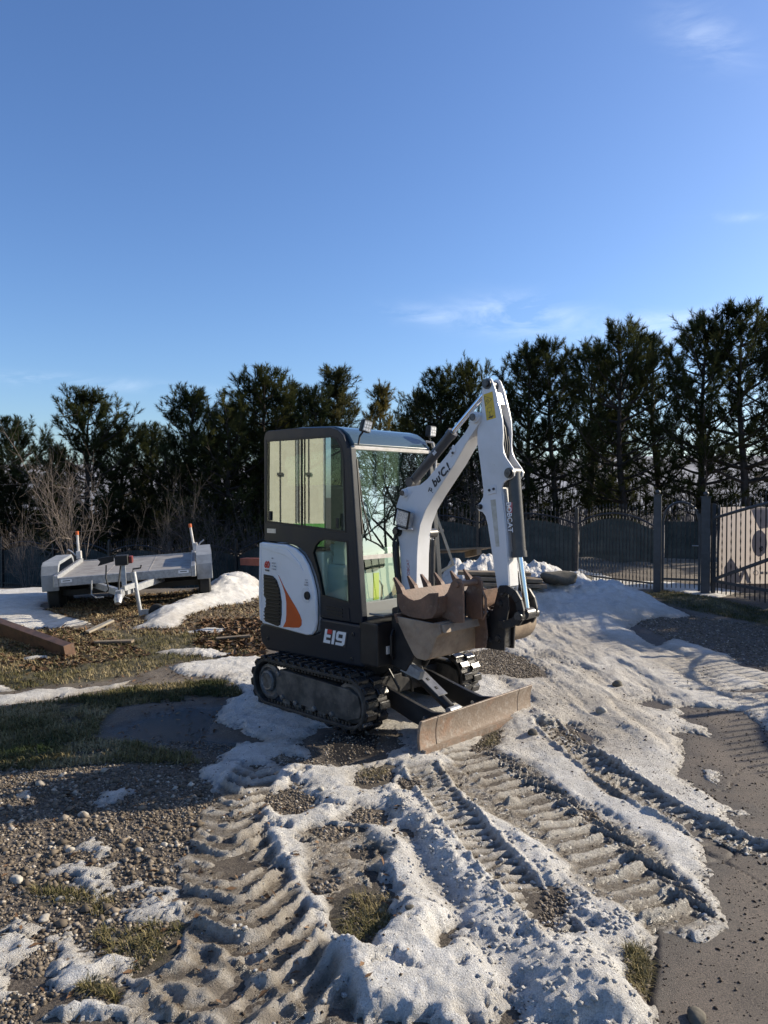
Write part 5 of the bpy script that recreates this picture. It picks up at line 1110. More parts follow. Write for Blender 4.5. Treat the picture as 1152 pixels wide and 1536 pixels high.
# ================================================================== TRAILER
def rot_from(f, l):
    f = Vector(f).normalized(); l = Vector(l); l = (l-f*l.dot(f)).normalized(); u = f.cross(l)
    return Matrix((f, l, u)).transposed().to_euler()
tr = empty('flatbed_trailer', (-4.08, 12.33, 0.0), rot=rot_from((.242,-.970,-.02), (.970,.242,.058)))
tag(tr, 'grey flatbed car trailer with tall marker poles parked among snow and dry leaves', 'trailer')
def tp(name, bm, m, parent=None, smooth=30): return put(name, bm, m, parent if parent is not None else tr, smooth=smooth)
for k in range(3):
    x0 = -1.24+k*.83; b = nb(); box(b, x0+.003, x0+.827, -.93, .93, .585, .602); dk = tp('deck_panel', b, M['deck'])
    for yy in (-.31, .31):
        b = nb(); box(b, x0+.003, x0+.827, yy-.006, yy+.006, .602, .606); tp('deck_rib', b, M['deck'], dk)
for s in (-1, 1):
    b = nb(); box(b, -1.25, 1.27, s*.965-.035, s*.965+.035, .49, .66); bevel(b, .008, 1); rl = tp('side_rail', b, M['galv'])
    for k in range(14):
        x = -1.1+k*.17; b = nb(); box(b, x-.04, x+.04, s*.965-.02, s*.965+.02, .6601, .667); tp('rail_slot', b, M['printgrey'], rl)
    prof = [(-.78,.38),(-.78,.62),(-.70,.74),(-.58,.80),(.58,.80),(.70,.75),(.79,.62),(.80,.38),(.76,.38),(.75,.60),(.66,.70),(.56,.75),(-.56,.75),(-.66,.70),(-.74,.60),(-.74,.38)]
    b = nb(); prism(b, prof, 'y', s*1.01, s*1.25); bevel(b, .006, 1, 50); tp('fender', b, M['fender'])
    b = nb(); prism(b, prof[8:]+[], 'y', s*1.232, s*1.25) if False else prism(b, [(-.78,.50),(-.78,.62),(-.70,.74),(-.58,.80),(.58,.80),(.70,.75),(.79,.62),(.79,.50),(.70,.50),(.60,.66),(.44,.70),(.16,.66),(0,.50),(-.16,.66),(-.44,.70),(-.60,.66),(-.70,.50)], 'y', s*1.24, s*1.252); tp('fender_skirt', b, M['fender'])
    for x in (-.36, .36):
        b = nb(); lathe(b, [(-.09,.20),(-.095,.27),(-.07,.305),(.07,.305),(.095,.27),(.09,.20)], (x, s*1.12, .28), 'y', 26); w = tp('wheel', b, M['tyre'], smooth=50)
        b = nb(); lathe(b, [(-.05,.20),(.0,.19),(s*.06,.18),(s*.02,.10),(s*.04,.05),(s*.04,.0001)] if s > 0 else [(.05,.20),(.0,.19),(-.06,.18),(-.02,.10),(-.04,.05),(-.04,.0001)], (x, s*1.12, .28), 'y', 20); tp('rim', b, M['galv'], w)
    b = nb(); p0 = (-1.18, s*.99, .60); p1 = (-1.18, s*.99+(-.06 if s > 0 else .0), 1.14); cyl(b, p0, p1, .022, n=12); pm = tp('marker_pole', b, M['alu'])
    b = nb(); d = Vector(p1)-Vector(p0); cyl(b, Vector(p0)+d*.89, Vector(p1)+d*.01, .028, n=12); tp('orange_reflector', b, M['amber'], pm)
    b = nb(); box(b, -1.22,-1.12, s*.99-.035, s*.99+.05, .66, .80); bevel(b, .01, 1); tp('pole_socket', b, M['alu'], pm)
    b = nb(); tube(b, [(-1.15,s*1.03,.72),(-1.15,s*1.10,.80),(-1.15,s*1.16,.84)], .012, 8); tp('clamp_handle', b, M['galv'], pm)
b = nb(); box(b, 1.225,1.275,-.928,.928,.50,.625); bevel(b, .006, 1); tp('front_beam', b, M['galv'])
b = nb(); box(b, -1.26,-1.23,-.928,.928,.50,.62); tp('rear_beam', b, M['galv'])
for s in (-1, 1):
    b = nb(); box(b, 1.276,1.281, s*.82-.075, s*.82+.075, .555,.60); o = tp('number_plate', b, M['decalwhite'])
    b = nb(); box(b, 1.2815,1.2825, s*.82-.05, s*.82+.05, .572,.584); tp('plate_print', b, M['print'], o)
for y in (-.5, 0, .5):
    b = nb(); box(b, -1.2, 1.2, y-.03, y+.03, .44, .58); tp('chassis_beam', b, M['black'])
b = nb(); box(b, -.40,-.32,-1.05,1.05,.24,.33); box(b, .32,.40,-1.05,1.05,.24,.33); tp('axle', b, M['black'])
for s in (-1, 1):
    b = nb(); bar(b, (1.0, s*.50, .47), (1.98, s*.05, .45), .06, .09); tp('drawbar_arm', b, M['galv'])
b = nb(); bar(b, (1.9,0,.45), (2.42,0,.45), .08, .08); tp('drawbar', b, M['galv'])
b = nb(); tube(b, [(2.38,0,.45),(2.46,0,.46),(2.54,0,.43),(2.58,0,.38)], [.045,.05,.055,.04], 12); box(b, 2.30,2.50,-.035,.035,.48,.53); cp = tp('coupling_head', b, M['galv'], smooth=60)
b = nb(); tube(b, [(2.36,0,.52),(2.28,0,.64),(2.20,.02,.78),(2.21,.03,.84)], .012, 8); tp('brake_lever', b, M['seal'], cp)
b = nb(); bar(b, (1.62,0,.48), (1.58,0,.86), .06, .06, up=(1,0,0)); wp = tp('winch_post', b, M['galv'])
b = nb(); box(b, 1.50,1.68,-.10,.08,.78,.92); bevel(b, .01, 1); tp('winch_drum', b, M['seal'], wp)
b = nb(); box(b, 1.52,1.66,.085,.14,.80,.90); bevel(b, .01, 1); tp('winch_cap', b, M['redplastic'], wp)
b = nb(); prism(b, [(-.34,.79),(-.12,.84),(-.12,.92),(-.34,.90),(-.30,.85)], 'x', 1.58, 1.62); tp('winch_bumper', b, M['seal'], wp)
b = nb(); tube(b, [(1.66,-.22,.80),(1.70,-.23,.62),(1.72,-.2,.46),(1.68,-.24,.42)], .010, 6); tp('winch_strap', b, M['seal'], wp)
# jockey wheel
b = nb(); cyl(b, (1.90,.22,.08), (1.88,.16,.64), .030, n=14); cyl(b, (1.885,.175,.50), (1.878,.155,.70), .038, n=14); jp = tp('jockey_post', b, M['galv'])
b = nb(); bar(b, (1.90,.22,.13), (1.92,.42,.12), .05, .07); tp('jockey_fork', b, M['galv'], jp)
b = nb(); lathe(b, [(-.035,.06),(-.035,.10),(-.02,.115),(.02,.115),(.035,.10),(.035,.06)], (1.93,.44,.115), 'x', 22); tp('jockey_wheel', b, M['tyre'], jp, smooth=50)
b = nb(); lathe(b, [(-.02,.07),(.03,.065),(.03,.02),(.045,.02),(.045,.0001)], (1.93,.44,.115), 'x', 18); tp('wheel_disc', b, M['galv'], jp)
b = nb(); tube(b, [(1.878,.155,.70),(1.878,.155,.74),(1.90,.26,.75),(1.91,.27,.79)], .011, 8); tp('jockey_crank', b, M['seal'], jp)
b = nb(); bar(b, (1.88,.17,.52), (2.05,.03,.50), .05, .07); tp('jockey_clamp', b, M['galv'], jp)
b = nb(); tube(b, [(2.3,.0,.45),(2.1,.10,.36),(1.8,.02,.25),(1.5,-.1,.34),(1.3,-.05,.46)], .011, 8); tp('light_cable', b, M['hose'])
b = nb(); tube(b, [(1.5,-.45,.58),(1.52,-.46,.38),(1.52,-.40,.33),(1.52,-.30,.33)], .010, 6); tp('release_handle', b, M['galv'])

# ================================================================== FENCES AND GATES
def arch(u, lo, hi): return lo + (hi-lo)*(1-(2*u-1)**2)
pk = nb(); h = 1.0; box(pk, -.0075,.0075,-.0075,.0075, 0, .95)
a = [pk.verts.new(p) for p in ((-.015,0,.965),(0,-.015,.965),(.015,0,.965),(0,.015,.965))]; t_ = pk.verts.new((0,0,1.0)); q_ = pk.verts.new((0,0,.945))
for i in range(4): pk.faces.new((a[i], a[(i+1) % 4], t_)); pk.faces.new((a[(i+1) % 4], a[i], q_))
bmesh.ops.recalc_face_normals(pk, faces=pk.faces); pk_me = bpy.data.meshes.new('picket'); pk.to_mesh(pk_me); pk.free(); pk_me.materials.append(M['iron'])
# twisted bar: a rod with knots of twist
pt = nb(); N_ = 11
rg = []
for i in range(N_*2+1):
    z = .95*i/(N_*2); r_ = .0065 if i % 2 == 0 else .0115; q = i*.8
    rg.append([pt.verts.new((r_*math.cos(q+k*math.pi/2), r_*math.sin(q+k*math.pi/2), z)) for k in range(4)])
for i in range(len(rg)-1):
    for k in range(4): pt.faces.new((rg[i][k], rg[i][(k+1) % 4], rg[i+1][(k+1) % 4], rg[i+1][k]))
a = [pt.verts.new(p) for p in ((-.015,0,.965),(0,-.015,.965),(.015,0,.965),(0,.015,.965))]; t_ = pt.verts.new((0,0,1.0)); q_ = pt.verts.new((0,0,.945))
for i in range(4): pt.faces.new((a[i], a[(i+1) % 4], t_)); pt.faces.new((a[(i+1) % 4], a[i], q_))
bmesh.ops.recalc_face_normals(pt, faces=pt.faces); pt_me = bpy.data.meshes.new('picket'); pt.to_mesh(pt_me); pt.free(); pt_me.materials.append(M['iron'])
def picket(parent, x, z0, z1, tw=True):
    o = bpy.data.objects.new('picket', pt_me if tw else pk_me); link(o, parent); o.location = (x, 0, z0); o.scale = (1, 1, z1-z0); return o
FA = Vector((3.84, 15.0)); FD = Vector((-7.1-3.84, 20.0-15.0)).normalized()
SEC = 2.05; NS = 9
fen = empty('iron_fence', (FA.x, FA.y, 0), math.atan2(FD.y, FD.x))
tag(fen, 'long black wrought iron fence with arched rails and dark netting behind the yard', 'fence')
def fbase(s): p = FA+FD*s; return float(base_h(np.array([p.x]), np.array([p.y]))[0])
for i in range(NS+1):
    s = i*SEC; z = fbase(s); b = nb(); box(b, s-.03, s+.03, -.03, .03, z-.1, z+1.46); lathe(b, [(0,.034),(.02,.030),(.05,.0001)], (s,0,z+1.46), 'z', 10); put('post', b, M['iron'], fen)
for i in range(NS):
    s0 = i*SEC
    def zr(u, lo, hi): s = s0+u*SEC; return fbase(s0)*(1-u)+fbase(s0+SEC)*u + arch(u, lo, hi)
    U = [k/12 for k in range(13)]
    b = nb(); tube(b, [(s0+u*SEC, 0, zr(u, 1.16, 1.37)) for u in U], .019, 6); put('top_rail', b, M['iron'], fen)
    b = nb(); bar(b, (s0, 0, zr(0, .14, .14)), (s0+SEC, 0, zr(1, .14, .14)), .025, .03); put('bottom_rail', b, M['iron'], fen)
    n = 24 if i < 8 else 20
    for k in range(1, n): u = k/n; picket(fen, s0+u*SEC, zr(u, .05, .05), zr(u, 1.36, 1.58))
    b = nb(); V = [b.verts.new((s0+u*SEC, -.04+.012*math.sin(u*19+i), zr(u, .10, .10))) for u in U]; W = [b.verts.new((s0+u*SEC, -.04+.015*math.sin(u*13+i), zr(u, 1.05, 1.24))) for u in U]
    for k in range(12): b.faces.new((V[k], V[k+1], W[k+1], W[k]))
    if i != 0 or True: put('screen_net', b, M['net'], fen)
# the short run from the corner post to the gate
GP1 = Vector((4.87, 13.4)); GP2 = Vector((5.60, 13.1))
d2 = (GP1-FA); L2 = d2.length
f2 = empty('iron_fence', (FA.x, FA.y, 0), math.atan2(d2.y, d2.x)); tag(f2, 'arched iron fence section with green netting directly left of the gate posts', 'fence')
U = [k/12 for k in range(13)]
b = nb(); tube(b, [(.04+u*(L2-.1), 0, arch(u, 1.18, 1.40)) for u in U], .019, 6); put('top_rail', b, M['iron'], f2)
b = nb(); bar(b, (0,0,.16), (L2-.07,0,.16), .025, .03); put('bottom_rail', b, M['iron'], f2)
for k in range(1, 23): u = k/23; picket(f2, .04+u*(L2-.1), .05, arch(u, 1.38, 1.60))
b = nb(); V = [b.verts.new((.04+u*(L2-.1), .035+.012*math.sin(u*19), .50+.03*math.sin(u*9))) for u in U]; W = [b.verts.new((.04+u*(L2-.1), .035+.02*math.sin(u*13), arch(u, 1.10, 1.30))) for u in U]
for k in range(12): b.faces.new((V[k], V[k+1], W[k+1], W[k]))
put('screen_net', b, M['net'], f2)
def gate_post(p, w, h, label):
    o = empty('gate_post', (p.x, p.y, 0), math.atan2(GP2.y-GP1.y, GP2.x-GP1.x)); tag(o, label, 'gate post', 'tall posts of the gateway')
    b = nb(); box(b, -w/2, w/2, -w/2, w/2, -.15, h); bevel(b, .006, 1); put('shaft', b, M['irongrey'], o)
    b = nb(); box(b, -w/2-.012, w/2+.012, -w/2-.012, w/2+.012, h+.001, h+.022); put('cap', b, M['irongrey'], o)
    b = nb(); lathe(b, [(0,.02),(.012,.02),(.02,.038),(.045,.048),(.07,.038),(.088,.0001)], (0,0,h+.022), 'z', 18); put('ball_finial', b, M['irongrey'], o, smooth=60)
gate_post(GP1, .13, 1.73, 'grey steel gate post with ball finial where the fence meets the small gate')
gate_post(GP2, .15, 1.70, 'thicker grey steel gate post between the small gate and the large gate leaf')
d3 = GP2-GP1; L3 = d3.length
wk = empty('wicket_gate', (GP1.x, GP1.y, 0), math.atan2(d3.y, d3.x)); tag(wk, 'narrow iron pedestrian gate with arched top between two ball topped posts', 'gate')
x0, x1 = .09, L3-.10
for x, h in ((x0, 1.30), (x1, 1.42)):
    b = nb(); box(b, x-.02, x+.02, -.02, .02, .06, h); put('stile', b, M['irongrey'], wk)
b = nb(); tube(b, [(x0+u*(x1-x0), 0, 1.28+.34*math.sqrt(max(0, 1-(2*u-1)**2))) for u in U], .022, 8); put('arched_rail', b, M['irongrey'], wk)
b = nb(); box(b, x0+.021, x1-.021, -.015, .015, .24, .275); put('bottom_rail', b, M['irongrey'], wk)
for k in range(1, 8): u = k/8; picket(wk, x0+u*(x1-x0), .10, 1.45+.36*math.sqrt(max(0, 1-(2*u-1)**2)))
b = nb(); box(b, x0+.03, x1-.03, .025,.030,.62,1.28); put('screen_net', b, M['net'], wk)
b = nb(); tube(b, [(x1-.02,-.03,.86),(x1-.02,-.07,.86),(x1-.12,-.07,.86)], .009, 8); put('handle', b, M['galv'], wk)
# large leaf standing open towards the yard
gd = Vector((.20,-.98)).normalized()
lg = empty('gate_leaf', (5.70, 13.02, 0), math.atan2(gd.y, gd.x)); tag(lg, 'large iron gate leaf with diagonal brace standing open in front of the white banner', 'gate')
LL = 3.6
def lt(s): return 1.34 + .42*math.sin(min(1, s/3.6)*math.pi*.62)
b = nb(); box(b, -.03,.03,-.03,.03,.05,1.60); put('stile', b, M['irongrey'], lg)
b = nb(); tube(b, [(LL*u,0,lt(LL*u)) for u in U], .026, 8); put('top_rail', b, M['irongrey'], lg)
b = nb(); bar(b, (0,0,.26), (LL,0,.26), .04, .05); put('bottom_rail', b, M['irongrey'], lg)
b = nb(); bar(b, (.03,-.0,.29), (LL,-.0,1.50), .035, .05); put('diagonal_brace', b, M['irongrey'], lg)
for k in range(1, 31):
    s = k*.118; picket(lg, s, .06, lt(s)+.22, tw=(k % 2 == 0))
for s in (1.2, 2.6):
    b = nb()
    for q in range(6):
        a = q*math.pi/3; tube(b, [(s+.012*math.cos(a), .012*math.sin(a), .86),(s+.030*math.cos(a+.5), .03*math.sin(a+.5), .90),(s+.012*math.cos(a+1), .012*math.sin(a+1), .94)], .005, 5)
    put('basket_ornament', b, M['iron'], lg)

f4 = empty('iron_fence', (5.95, 9.0, 0), math.atan2(-.99, -.10)); tag(f4, 'iron fence section along the right side of the driveway beyond the picture edge', 'fence')
for i in range(2):
    for s in ((0, 1.9) if i == 0 else (3.8,)):
        b = nb(); box(b, s-.03, s+.03, -.03, .03, -.1, 1.6); put('post', b, M['iron'], f4)
    b = nb(); tube(b, [(i*1.9+u*1.9, 0, arch(u, 1.2, 1.42)) for u in U], .022, 6); put('top_rail', b, M['iron'], f4)
    b = nb(); bar(b, (i*1.9, 0, .16), (i*1.9+1.9, 0, .16), .03, .03); put('bottom_rail', b, M['iron'], f4)
    for k in range(1, 17): u = k/17; picket(f4, i*1.9+u*1.9, .05, arch(u, 1.38, 1.60), tw=False)

# banner stretched behind the gate
bn_m = M['banner'].copy(); bn_m.name = 'translucent_banner'
N = bn_m.node_tree.nodes; Lk = bn_m.node_tree.links; pr = N['Principled BSDF']; tl = N.new('ShaderNodeBsdfTranslucent'); tl.inputs[0].default_value = (.62,.55,.50,1); ms = N.new('ShaderNodeMixShader'); ms.inputs[0].default_value = .5
Lk.new(pr.outputs[0], ms.inputs[1]); Lk.new(tl.outputs[0], ms.inputs[2]); Lk.new(ms.outputs[0], N['Material Output'].inputs['Surface'])
bn = empty('banner', (6.62, 14.85, 0), -.18); tag(bn, 'large pale advertising banner with faint grey house drawing behind the open gate leaf', 'banner')
b = nb(); V = [b.verts.new((4.2*k/14, .03*math.sin(k*.9), -.12)) for k in range(15)]; W = [b.verts.new((4.2*k/14, .04*math.sin(k*.7+1), 1.50+.015*math.sin(k))) for k in range(15)]
for k in range(14): b.faces.new((V[k], V[k+1], W[k+1], W[k]))
put('cloth', b, bn_m, bn, smooth=180)
b = nb()
prism(b, [(.08,.02),(.08,.32),(.20,.52),(.34,.30),(.36,.16),(.46,.34),(.58,.02),(.50,.02),(.45,.20),(.38,.02)], 'y', -.055, -.050)
prism(b, [(.72+.14*math.cos(a), .80+.26*math.sin(a)) for a in [k*.42 for k in range(15)]], 'y', -.055, -.050)
prism(b, [(.55,1.5),(.62,1.30),(.72,1.08),(.92,1.12),(1.0,1.40),(.9,1.5)], 'y', -.055, -.050)
gp_m = bn_m.copy(); gp_m.name = 'translucent_grey_print'
for n_ in gp_m.node_tree.nodes:
    if n_.type == 'BSDF_TRANSLUCENT': n_.inputs[0].default_value = (.50,.46,.44,1)
put('grey_print', b, gp_m, bn)
b = nb()
for k in range(7): prism(b, [(.74+k*.075,.20),(.80+k*.075,.20),(.80+k*.075,.25),(.74+k*.075,.25)], 'y', -.056, -.052)
strip(b, [(.66+.045*math.cos(k*.7), .225+.045*math.sin(k*.7)) for k in range(9)], .012, -.056, -.052, True)
put('grey_mark', b, gp_m, bn)
for x in (.0, 2.1, 4.2):
    b = nb(); cyl(b, (x,.05,-.2), (x,.05,1.55), .03, n=10); put('pole', b, M['irongrey'], bn)

# ================================================================== YARD CLUTTER
def plank(name, p0, p1, w, h, m, label, cat, group=None, up=(0,0,1)):
    p0, p1 = Vector(p0), Vector(p1); b = nb(); c = (p0+p1)/2; bar(b, p0-c, p1-c, w, h, up)
    for v in b.verts: v.co += Vector((random.uniform(-.006,.006), random.uniform(-.006,.006), random.uniform(-.004,.004)))
    bevel(b, .004, 1); o = put(name, b, m, None, loc=c); return tag(o, label, cat, group)
plank('board', (1.10,11.15,.60), (2.15,11.05,.585), .28, .05, M['wood'], 'topmost weathered board of the stack half buried in the snow mound', 'board', 'boards in the snow mound')
plank('board', (1.20,11.08,.53), (2.3,10.98,.50), .30, .055, M['wood'], 'weathered board second from the top in the snow mound stack', 'board', 'boards in the snow mound')
plank('board', (1.25,11.00,.46), (2.35,10.90,.43), .30, .05, M['wood'], 'lowest weathered board of the stack in the snow mound', 'board', 'boards in the snow mound')
pal = empty('board_pallet', (1.15, 12.9, .78), 0, rot=(R(-8), R(-2), R(8))); tag(pal, 'slanting pallet of brown boards lying at the top of the snow mound', 'pallet')
for k in range(7):
    b = nb(); box(b, -.75, .62-.02*k, -.35+k*.125, -.235+k*.125, 0, .025); put('plank', b, M['wood'], pal)
for x in (-.5, .4):
    b = nb(); box(b, x-.04, x+.04, -.35, .50, -.10, -.002); put('bearer', b, M['wood'], pal)
std = empty('timber_trestle', (.72, 10.6, .2)); tag(std, 'leaning frame of pale timber battens beside the boom on the snow mound', 'trestle')
for p0, p1 in (((-.02,0,-.1),(.0,0,1.32)), ((.0,0,1.30),(.26,-.02,.56)), ((.27,.0,.575),(-.10,.02,.36)), ((.02,0,1.02),(.12,.0,1.05))):
    b = nb(); bar(b, p0, p1, .035, .035, up=(0,1,0)); put('batten', b, M['wood_pale'], std)
# rusty channel and the terracotta beam
ch = empty('steel_channel', (-4.35, 8.85, gz(-4.35,8.85)+.06), math.atan2(-1.6, 1.75), ); ch.scale = (1, .75, .72); ch.rotation_euler = (R(12), R(2.5), math.atan2(-1.55, 1.80)); tag(ch, 'rusty brown steel channel beam lying on dry grass at the left edge', 'steel beam')
b = nb(); box(b, -1.35, 1.25, -.008, .008, -.05, .17); put('web', b, M['rust_red'], ch)
for z in (-.05, .155):
    b = nb(); box(b, -1.35, 1.25, .0085, .12, z, z+.015); put('flange', b, M['rust_red'], ch)
b = nb(); box(b, 1.252,1.27,-.02,.13,-.06,.18); put('end_plate', b, M['rust'], ch)
plank('beam', (-2.80,15.0,.42), (-2.15,14.6,.44), .20, .14, M['terracotta'], 'reddish terracotta coloured beam lying behind the snow bank beside the machine', 'beam')
for (px, ln, an, lb) in (([(-3.55,9.38)][0], .34, .9, 'short pale board offcut standing out of dry grass in front of the trailer'), ([(-3.13,8.71)][0], .45, -.1, 'flat snow dusted board lying in the grass below the trailer'), ([(-4.72,9.56)][0], .30, 1.4, 'short pale wood stump behind the rusty steel channel'), ([(-1.80,8.95)][0], .4, .2, 'brown broken board among leaves beside the excavator rear')):
    x, y = px; z = gz(x, y)+.03
    plank('board_offcut', (x-ln/2*math.cos(an), y-ln/2*math.sin(an), z), (x+ln/2*math.cos(an), y+ln/2*math.sin(an), z+(.10 if 'standing' in lb else .015)), .09, .025, M['wood_pale'] if 'pale' in lb else M['wood'], lb, 'board')
def stone(name, p, r, m, label, cat='stone', flat=.7, seed=0, z=None, group=None):
    b = nb(); bmesh.ops.create_icosphere(b, subdivisions=3, radius=1); rr = random.Random(seed)
    ph = [rr.uniform(0, 6) for _ in range(6)]
    for v in b.verts:
        c = v.co; k = 1 + .16*math.sin(c.x*2.3+ph[0])*math.cos(c.y*2.1+ph[1]) + .10*math.sin(c.z*4+ph[2]+c.x*3) + .05*math.sin(c.y*9+ph[3])*math.sin(c.x*8+ph[4])
        v.co = Vector((c.x*r[0]*k, c.y*r[1]*k, c.z*r[2]*k))
    o = put(name, b, m, None, smooth=180, loc=(p[0], p[1], (gz(*p) if z is None else z)+r[2]*.3)); o.rotation_euler[2] = rr.uniform(0, 6)
    return tag(o, label, cat, group)
stone('rock', (2.60,11.15), (.27,.20,.12), M['stonedark'], 'large round mossy boulder half buried at the end of the boards', 'rock', z=.48, seed=3)
STN = [((905,1078),.050,'stone','pale cream stone at the snow edge by the asphalt patch'),((928,1034),.055,'stonedark','dark dirty clod on the rutted snow right of the blade'),((1053,1536),.036,'stonedark','round dark stone on the asphalt at the bottom edge'),((615,1409),.018,'stonedark','small dark pebble resting on clean snow near the bottom'),
 ((62,1238),.0,'',''),((120,1230),.028,'stone','bright white stone on gravel below the small snow patch'),((205,1285),.020,'stone','white pebble right of the thin ice patch on gravel'),((100,1282),.022,'stone','cream pebble left of the thin ice patch on gravel'),((243,1277),.020,'stone','yellowish pebble on gravel near the muddy rut'),((18,1330),.030,'stone','flat cream stone at the left edge above the lower snow'),((85,1356),.020,'stone','cream pebble pair in the grass at lower left'),((162,1426),.022,'stonedark','brown pebble among grass and snow at lower left'),((60,1388),.024,'stone','tan stone on the gravel just above the lower left snow'),((880,905),.12,'stonedark','dark mossy clump sticking out of the snow mound before the gate'),((800,1110),.045,'stonedark','muddy clod in the snow just off the blade end'),((480,1196),.022,'stone','orange tinted stone in the pebble patch before the tracks')]
for i, (q, r, mm, lb) in enumerate(STN):
    if r == 0: continue
    d_ = 1.75*1130/(q[1]-742.); x = (q[0]-576)/1130*d_
    stone('stone' if mm == 'stone' else 'clod', (x, d_), (r, r*.8, r*.62), M[mm], lb, 'stone', seed=i)
# footworn asphalt ends; a thick tuft by the pavement edge already grows from GRASSY

# cabinet standing off to the left, mirrored in the cab's side glass
cb = empty('storage_container', (-7.6, 6.3, 0)); tag(cb, 'cream steel container on a green base left of the yard mirrored in the side window', 'container')
b = nb(); box(b, -1.2, 0, -.2, 4.2, 1.25, 4.2); put('body', b, M['cream'], cb)
b = nb(); box(b, -1.2, .02, -.2, 4.2, .85, 1.248); put('base', b, M['green'], cb)
b = nb(); box(b, -1.2, -.05, -.2, 4.2, -.1, .848); put('plinth', b, M['print'], cb)
for y in (.07, .24, .29, .56, .98, 1.4, 1.82, 2.24, 2.66, 3.08):
    b = nb(); box(b, .0, .02, y-.010, y+.010, 1.26, 4.15); put('door_seam', b, M['print'], cb)
for y in (.07, .56, .98, 1.4, 1.82):
    b = nb(); box(b, .02, .05, y-.05, y+.05, 2.08, 2.13); put('handle', b, M['print'], cb)
for y in (-.195, .265):
    b = nb(); cyl(b, (.03, y, 1.3), (.03, y, 4.1), .014, n=8); put('locking_bar', b, M['galv'], cb)
cb2 = empty('storage_container', (-8.6, 3.8, 0)); tag(cb2, 'dark blue grey container standing behind the cream one off to the left', 'container')
b = nb(); box(b, -1.2, 0, -2.2, 2.2, .15, 3.2); put('body', b, M['cylgrey'], cb2)
for k in range(10):
    b = nb(); box(b, .0, .03, -2.0+k*.42, -1.8+k*.42, .25, 3.1); put('rib', b, M['printgrey'], cb2)

# ================================================================== TREES
def norm(v): return v/np.linalg.norm(v, axis=-1, keepdims=True)
def needle_mesh(name, P, D, Ls, per=64, nl=.15, nw=.0085, r=None):
    # foxtail shoots: needles along each shoot slanting outwards and forwards
    n = len(P); up = np.tile([0,0,1.], (n,1)); A = norm(np.cross(D, up+.01)); B = np.cross(D, A)
    t = r.random((n, per))**.8; az = r.uniform(0, 6.283, (n, per)); ca, sa = np.cos(az)[...,None], np.sin(az)[...,None]
    rad = A[:,None]*ca + B[:,None]*sa
    base = P[:,None] + D[:,None]*(t*Ls[:,None])[...,None]
    sp = (.95-.45*t)[...,None]
    dirn = norm(D[:,None]*(1-.35*sp) + rad*sp + r.normal(0, .12, (n, per, 3)))
    ln = nl*r.uniform(.7, 1.2, (n, per))[...,None]
    side = norm(np.cross(dirn, rad + r.normal(0, .4, (n, per, 3))))*nw
    V = np.stack([base-side, base+side, base+dirn*ln], 2).reshape(-1, 3)
    F = np.arange(len(V)).reshape(-1, 3)
    return pmesh(name, V, F)
def pine(seed, H=6.5, Rr=2.7, cb=.08, dens=1.0, open_=0.0):
    r = np.random.default_rng(seed); tb = nb(); P = []; D = []; Ls = []
    lean = r.normal(0, .03, 2)
    def tx(z): return np.array([lean[0]*z + .05*math.sin(z*1.3+seed), lean[1]*z + .05*math.cos(z*1.1+seed*2), z])
    zs = np.linspace(0, H*.97, 9); tube(tb, [tx(z) for z in zs], [max(.012, .12*(1-z/H)**.8*H/6.5) for z in zs], 7)
    z = H*cb
    while z < H*.97:
        f = z/H; env = Rr*.74*(1-f**2.6)**.85*(1 if f > cb+.12 else .55+.45*(f-cb)/.12)*r.uniform(.6, 1.2) + .12
        k = int(r.integers(4, 7)); a0 = r.uniform(0, 6.28)
        for j in range(k):
            if r.random() < .12+open_*(1-f): continue
            a = a0 + j*6.283/k + r.normal(0, .25); L = env*r.uniform(.62, 1.2); up0 = .15+.75*f+r.normal(0, .12); b0 = tx(z)
            pts = []; q = b0.copy(); m = 7; el = up0*.4
            for i in range(m+1):
                pts.append(q.copy()); el += .07 + .06*f; el = min(el, 1.2); dd = np.array([math.cos(a)*math.cos(el), math.sin(a)*math.cos(el), math.sin(el)]); q = q + dd*L/m; a += r.normal(0, .10)
            tube(tb, pts, [max(.005, .028*(1-i/(m+.3))*(.5+L/2)) for i in range(m+1)], 4)
            for i in range(2, m+1):
                dirn = norm(pts[i]-pts[i-1]); ns = int(round((1+1.3*i/m*L)*dens)) if i < m else 3
                for s_ in range(max(1, ns)):
                    sd_ = norm(dirn*r.uniform(.3, 1) + r.normal(0, .62, 3) + np.array([0,0,.38+.5*f])); ll = r.uniform(.18, .42)
                    st_ = pts[i-1]+(pts[i]-pts[i-1])*r.random(); off = sd_*r.uniform(0, .30)*L*.5
                    P.append(st_+off); D.append(sd_); Ls.append(ll)
                    if np.linalg.norm(off) > .12: tube(tb, [st_, st_+off+sd_*ll*.5], [.008,.004], 3)
        z += r.uniform(.24, .40)*H/6.5
    for s_ in range(7): P.append(tx(H*.90)+np.array([0,0,r.uniform(0, .4)])); D.append(norm(np.array([r.normal(0,.35), r.normal(0,.35), 1]))); Ls.append(r.uniform(.3, .5))
    crown = needle_mesh('crown', np.array(P), np.array(D), np.array(Ls), per=44, nl=.165, nw=.0085, r=r)
    me = bpy.data.meshes.new('trunk'); tb.to_mesh(me); tb.free()
    me.materials.append(M['bark']); return me, crown
VAR = [pine(101, cb=.05, dens=1.1, open_=.1), pine(102, cb=.08, Rr=3.2, dens=1.1, open_=.1), pine(103, cb=.15, Rr=3.2, dens=1.0, open_=.4), pine(104, cb=.06, Rr=2.4, dens=1.1), pine(105, cb=.17, Rr=3.4, dens=1.0, open_=.45), pine(106, cb=.14, Rr=3.0, dens=1.0, open_=.35)]
for _, c in VAR: c.materials.append(M['needles'])
pale_crown = pine(107, cb=.35, Rr=1.5, dens=.75); pale_crown[1].materials.append(M['needles_pale'])
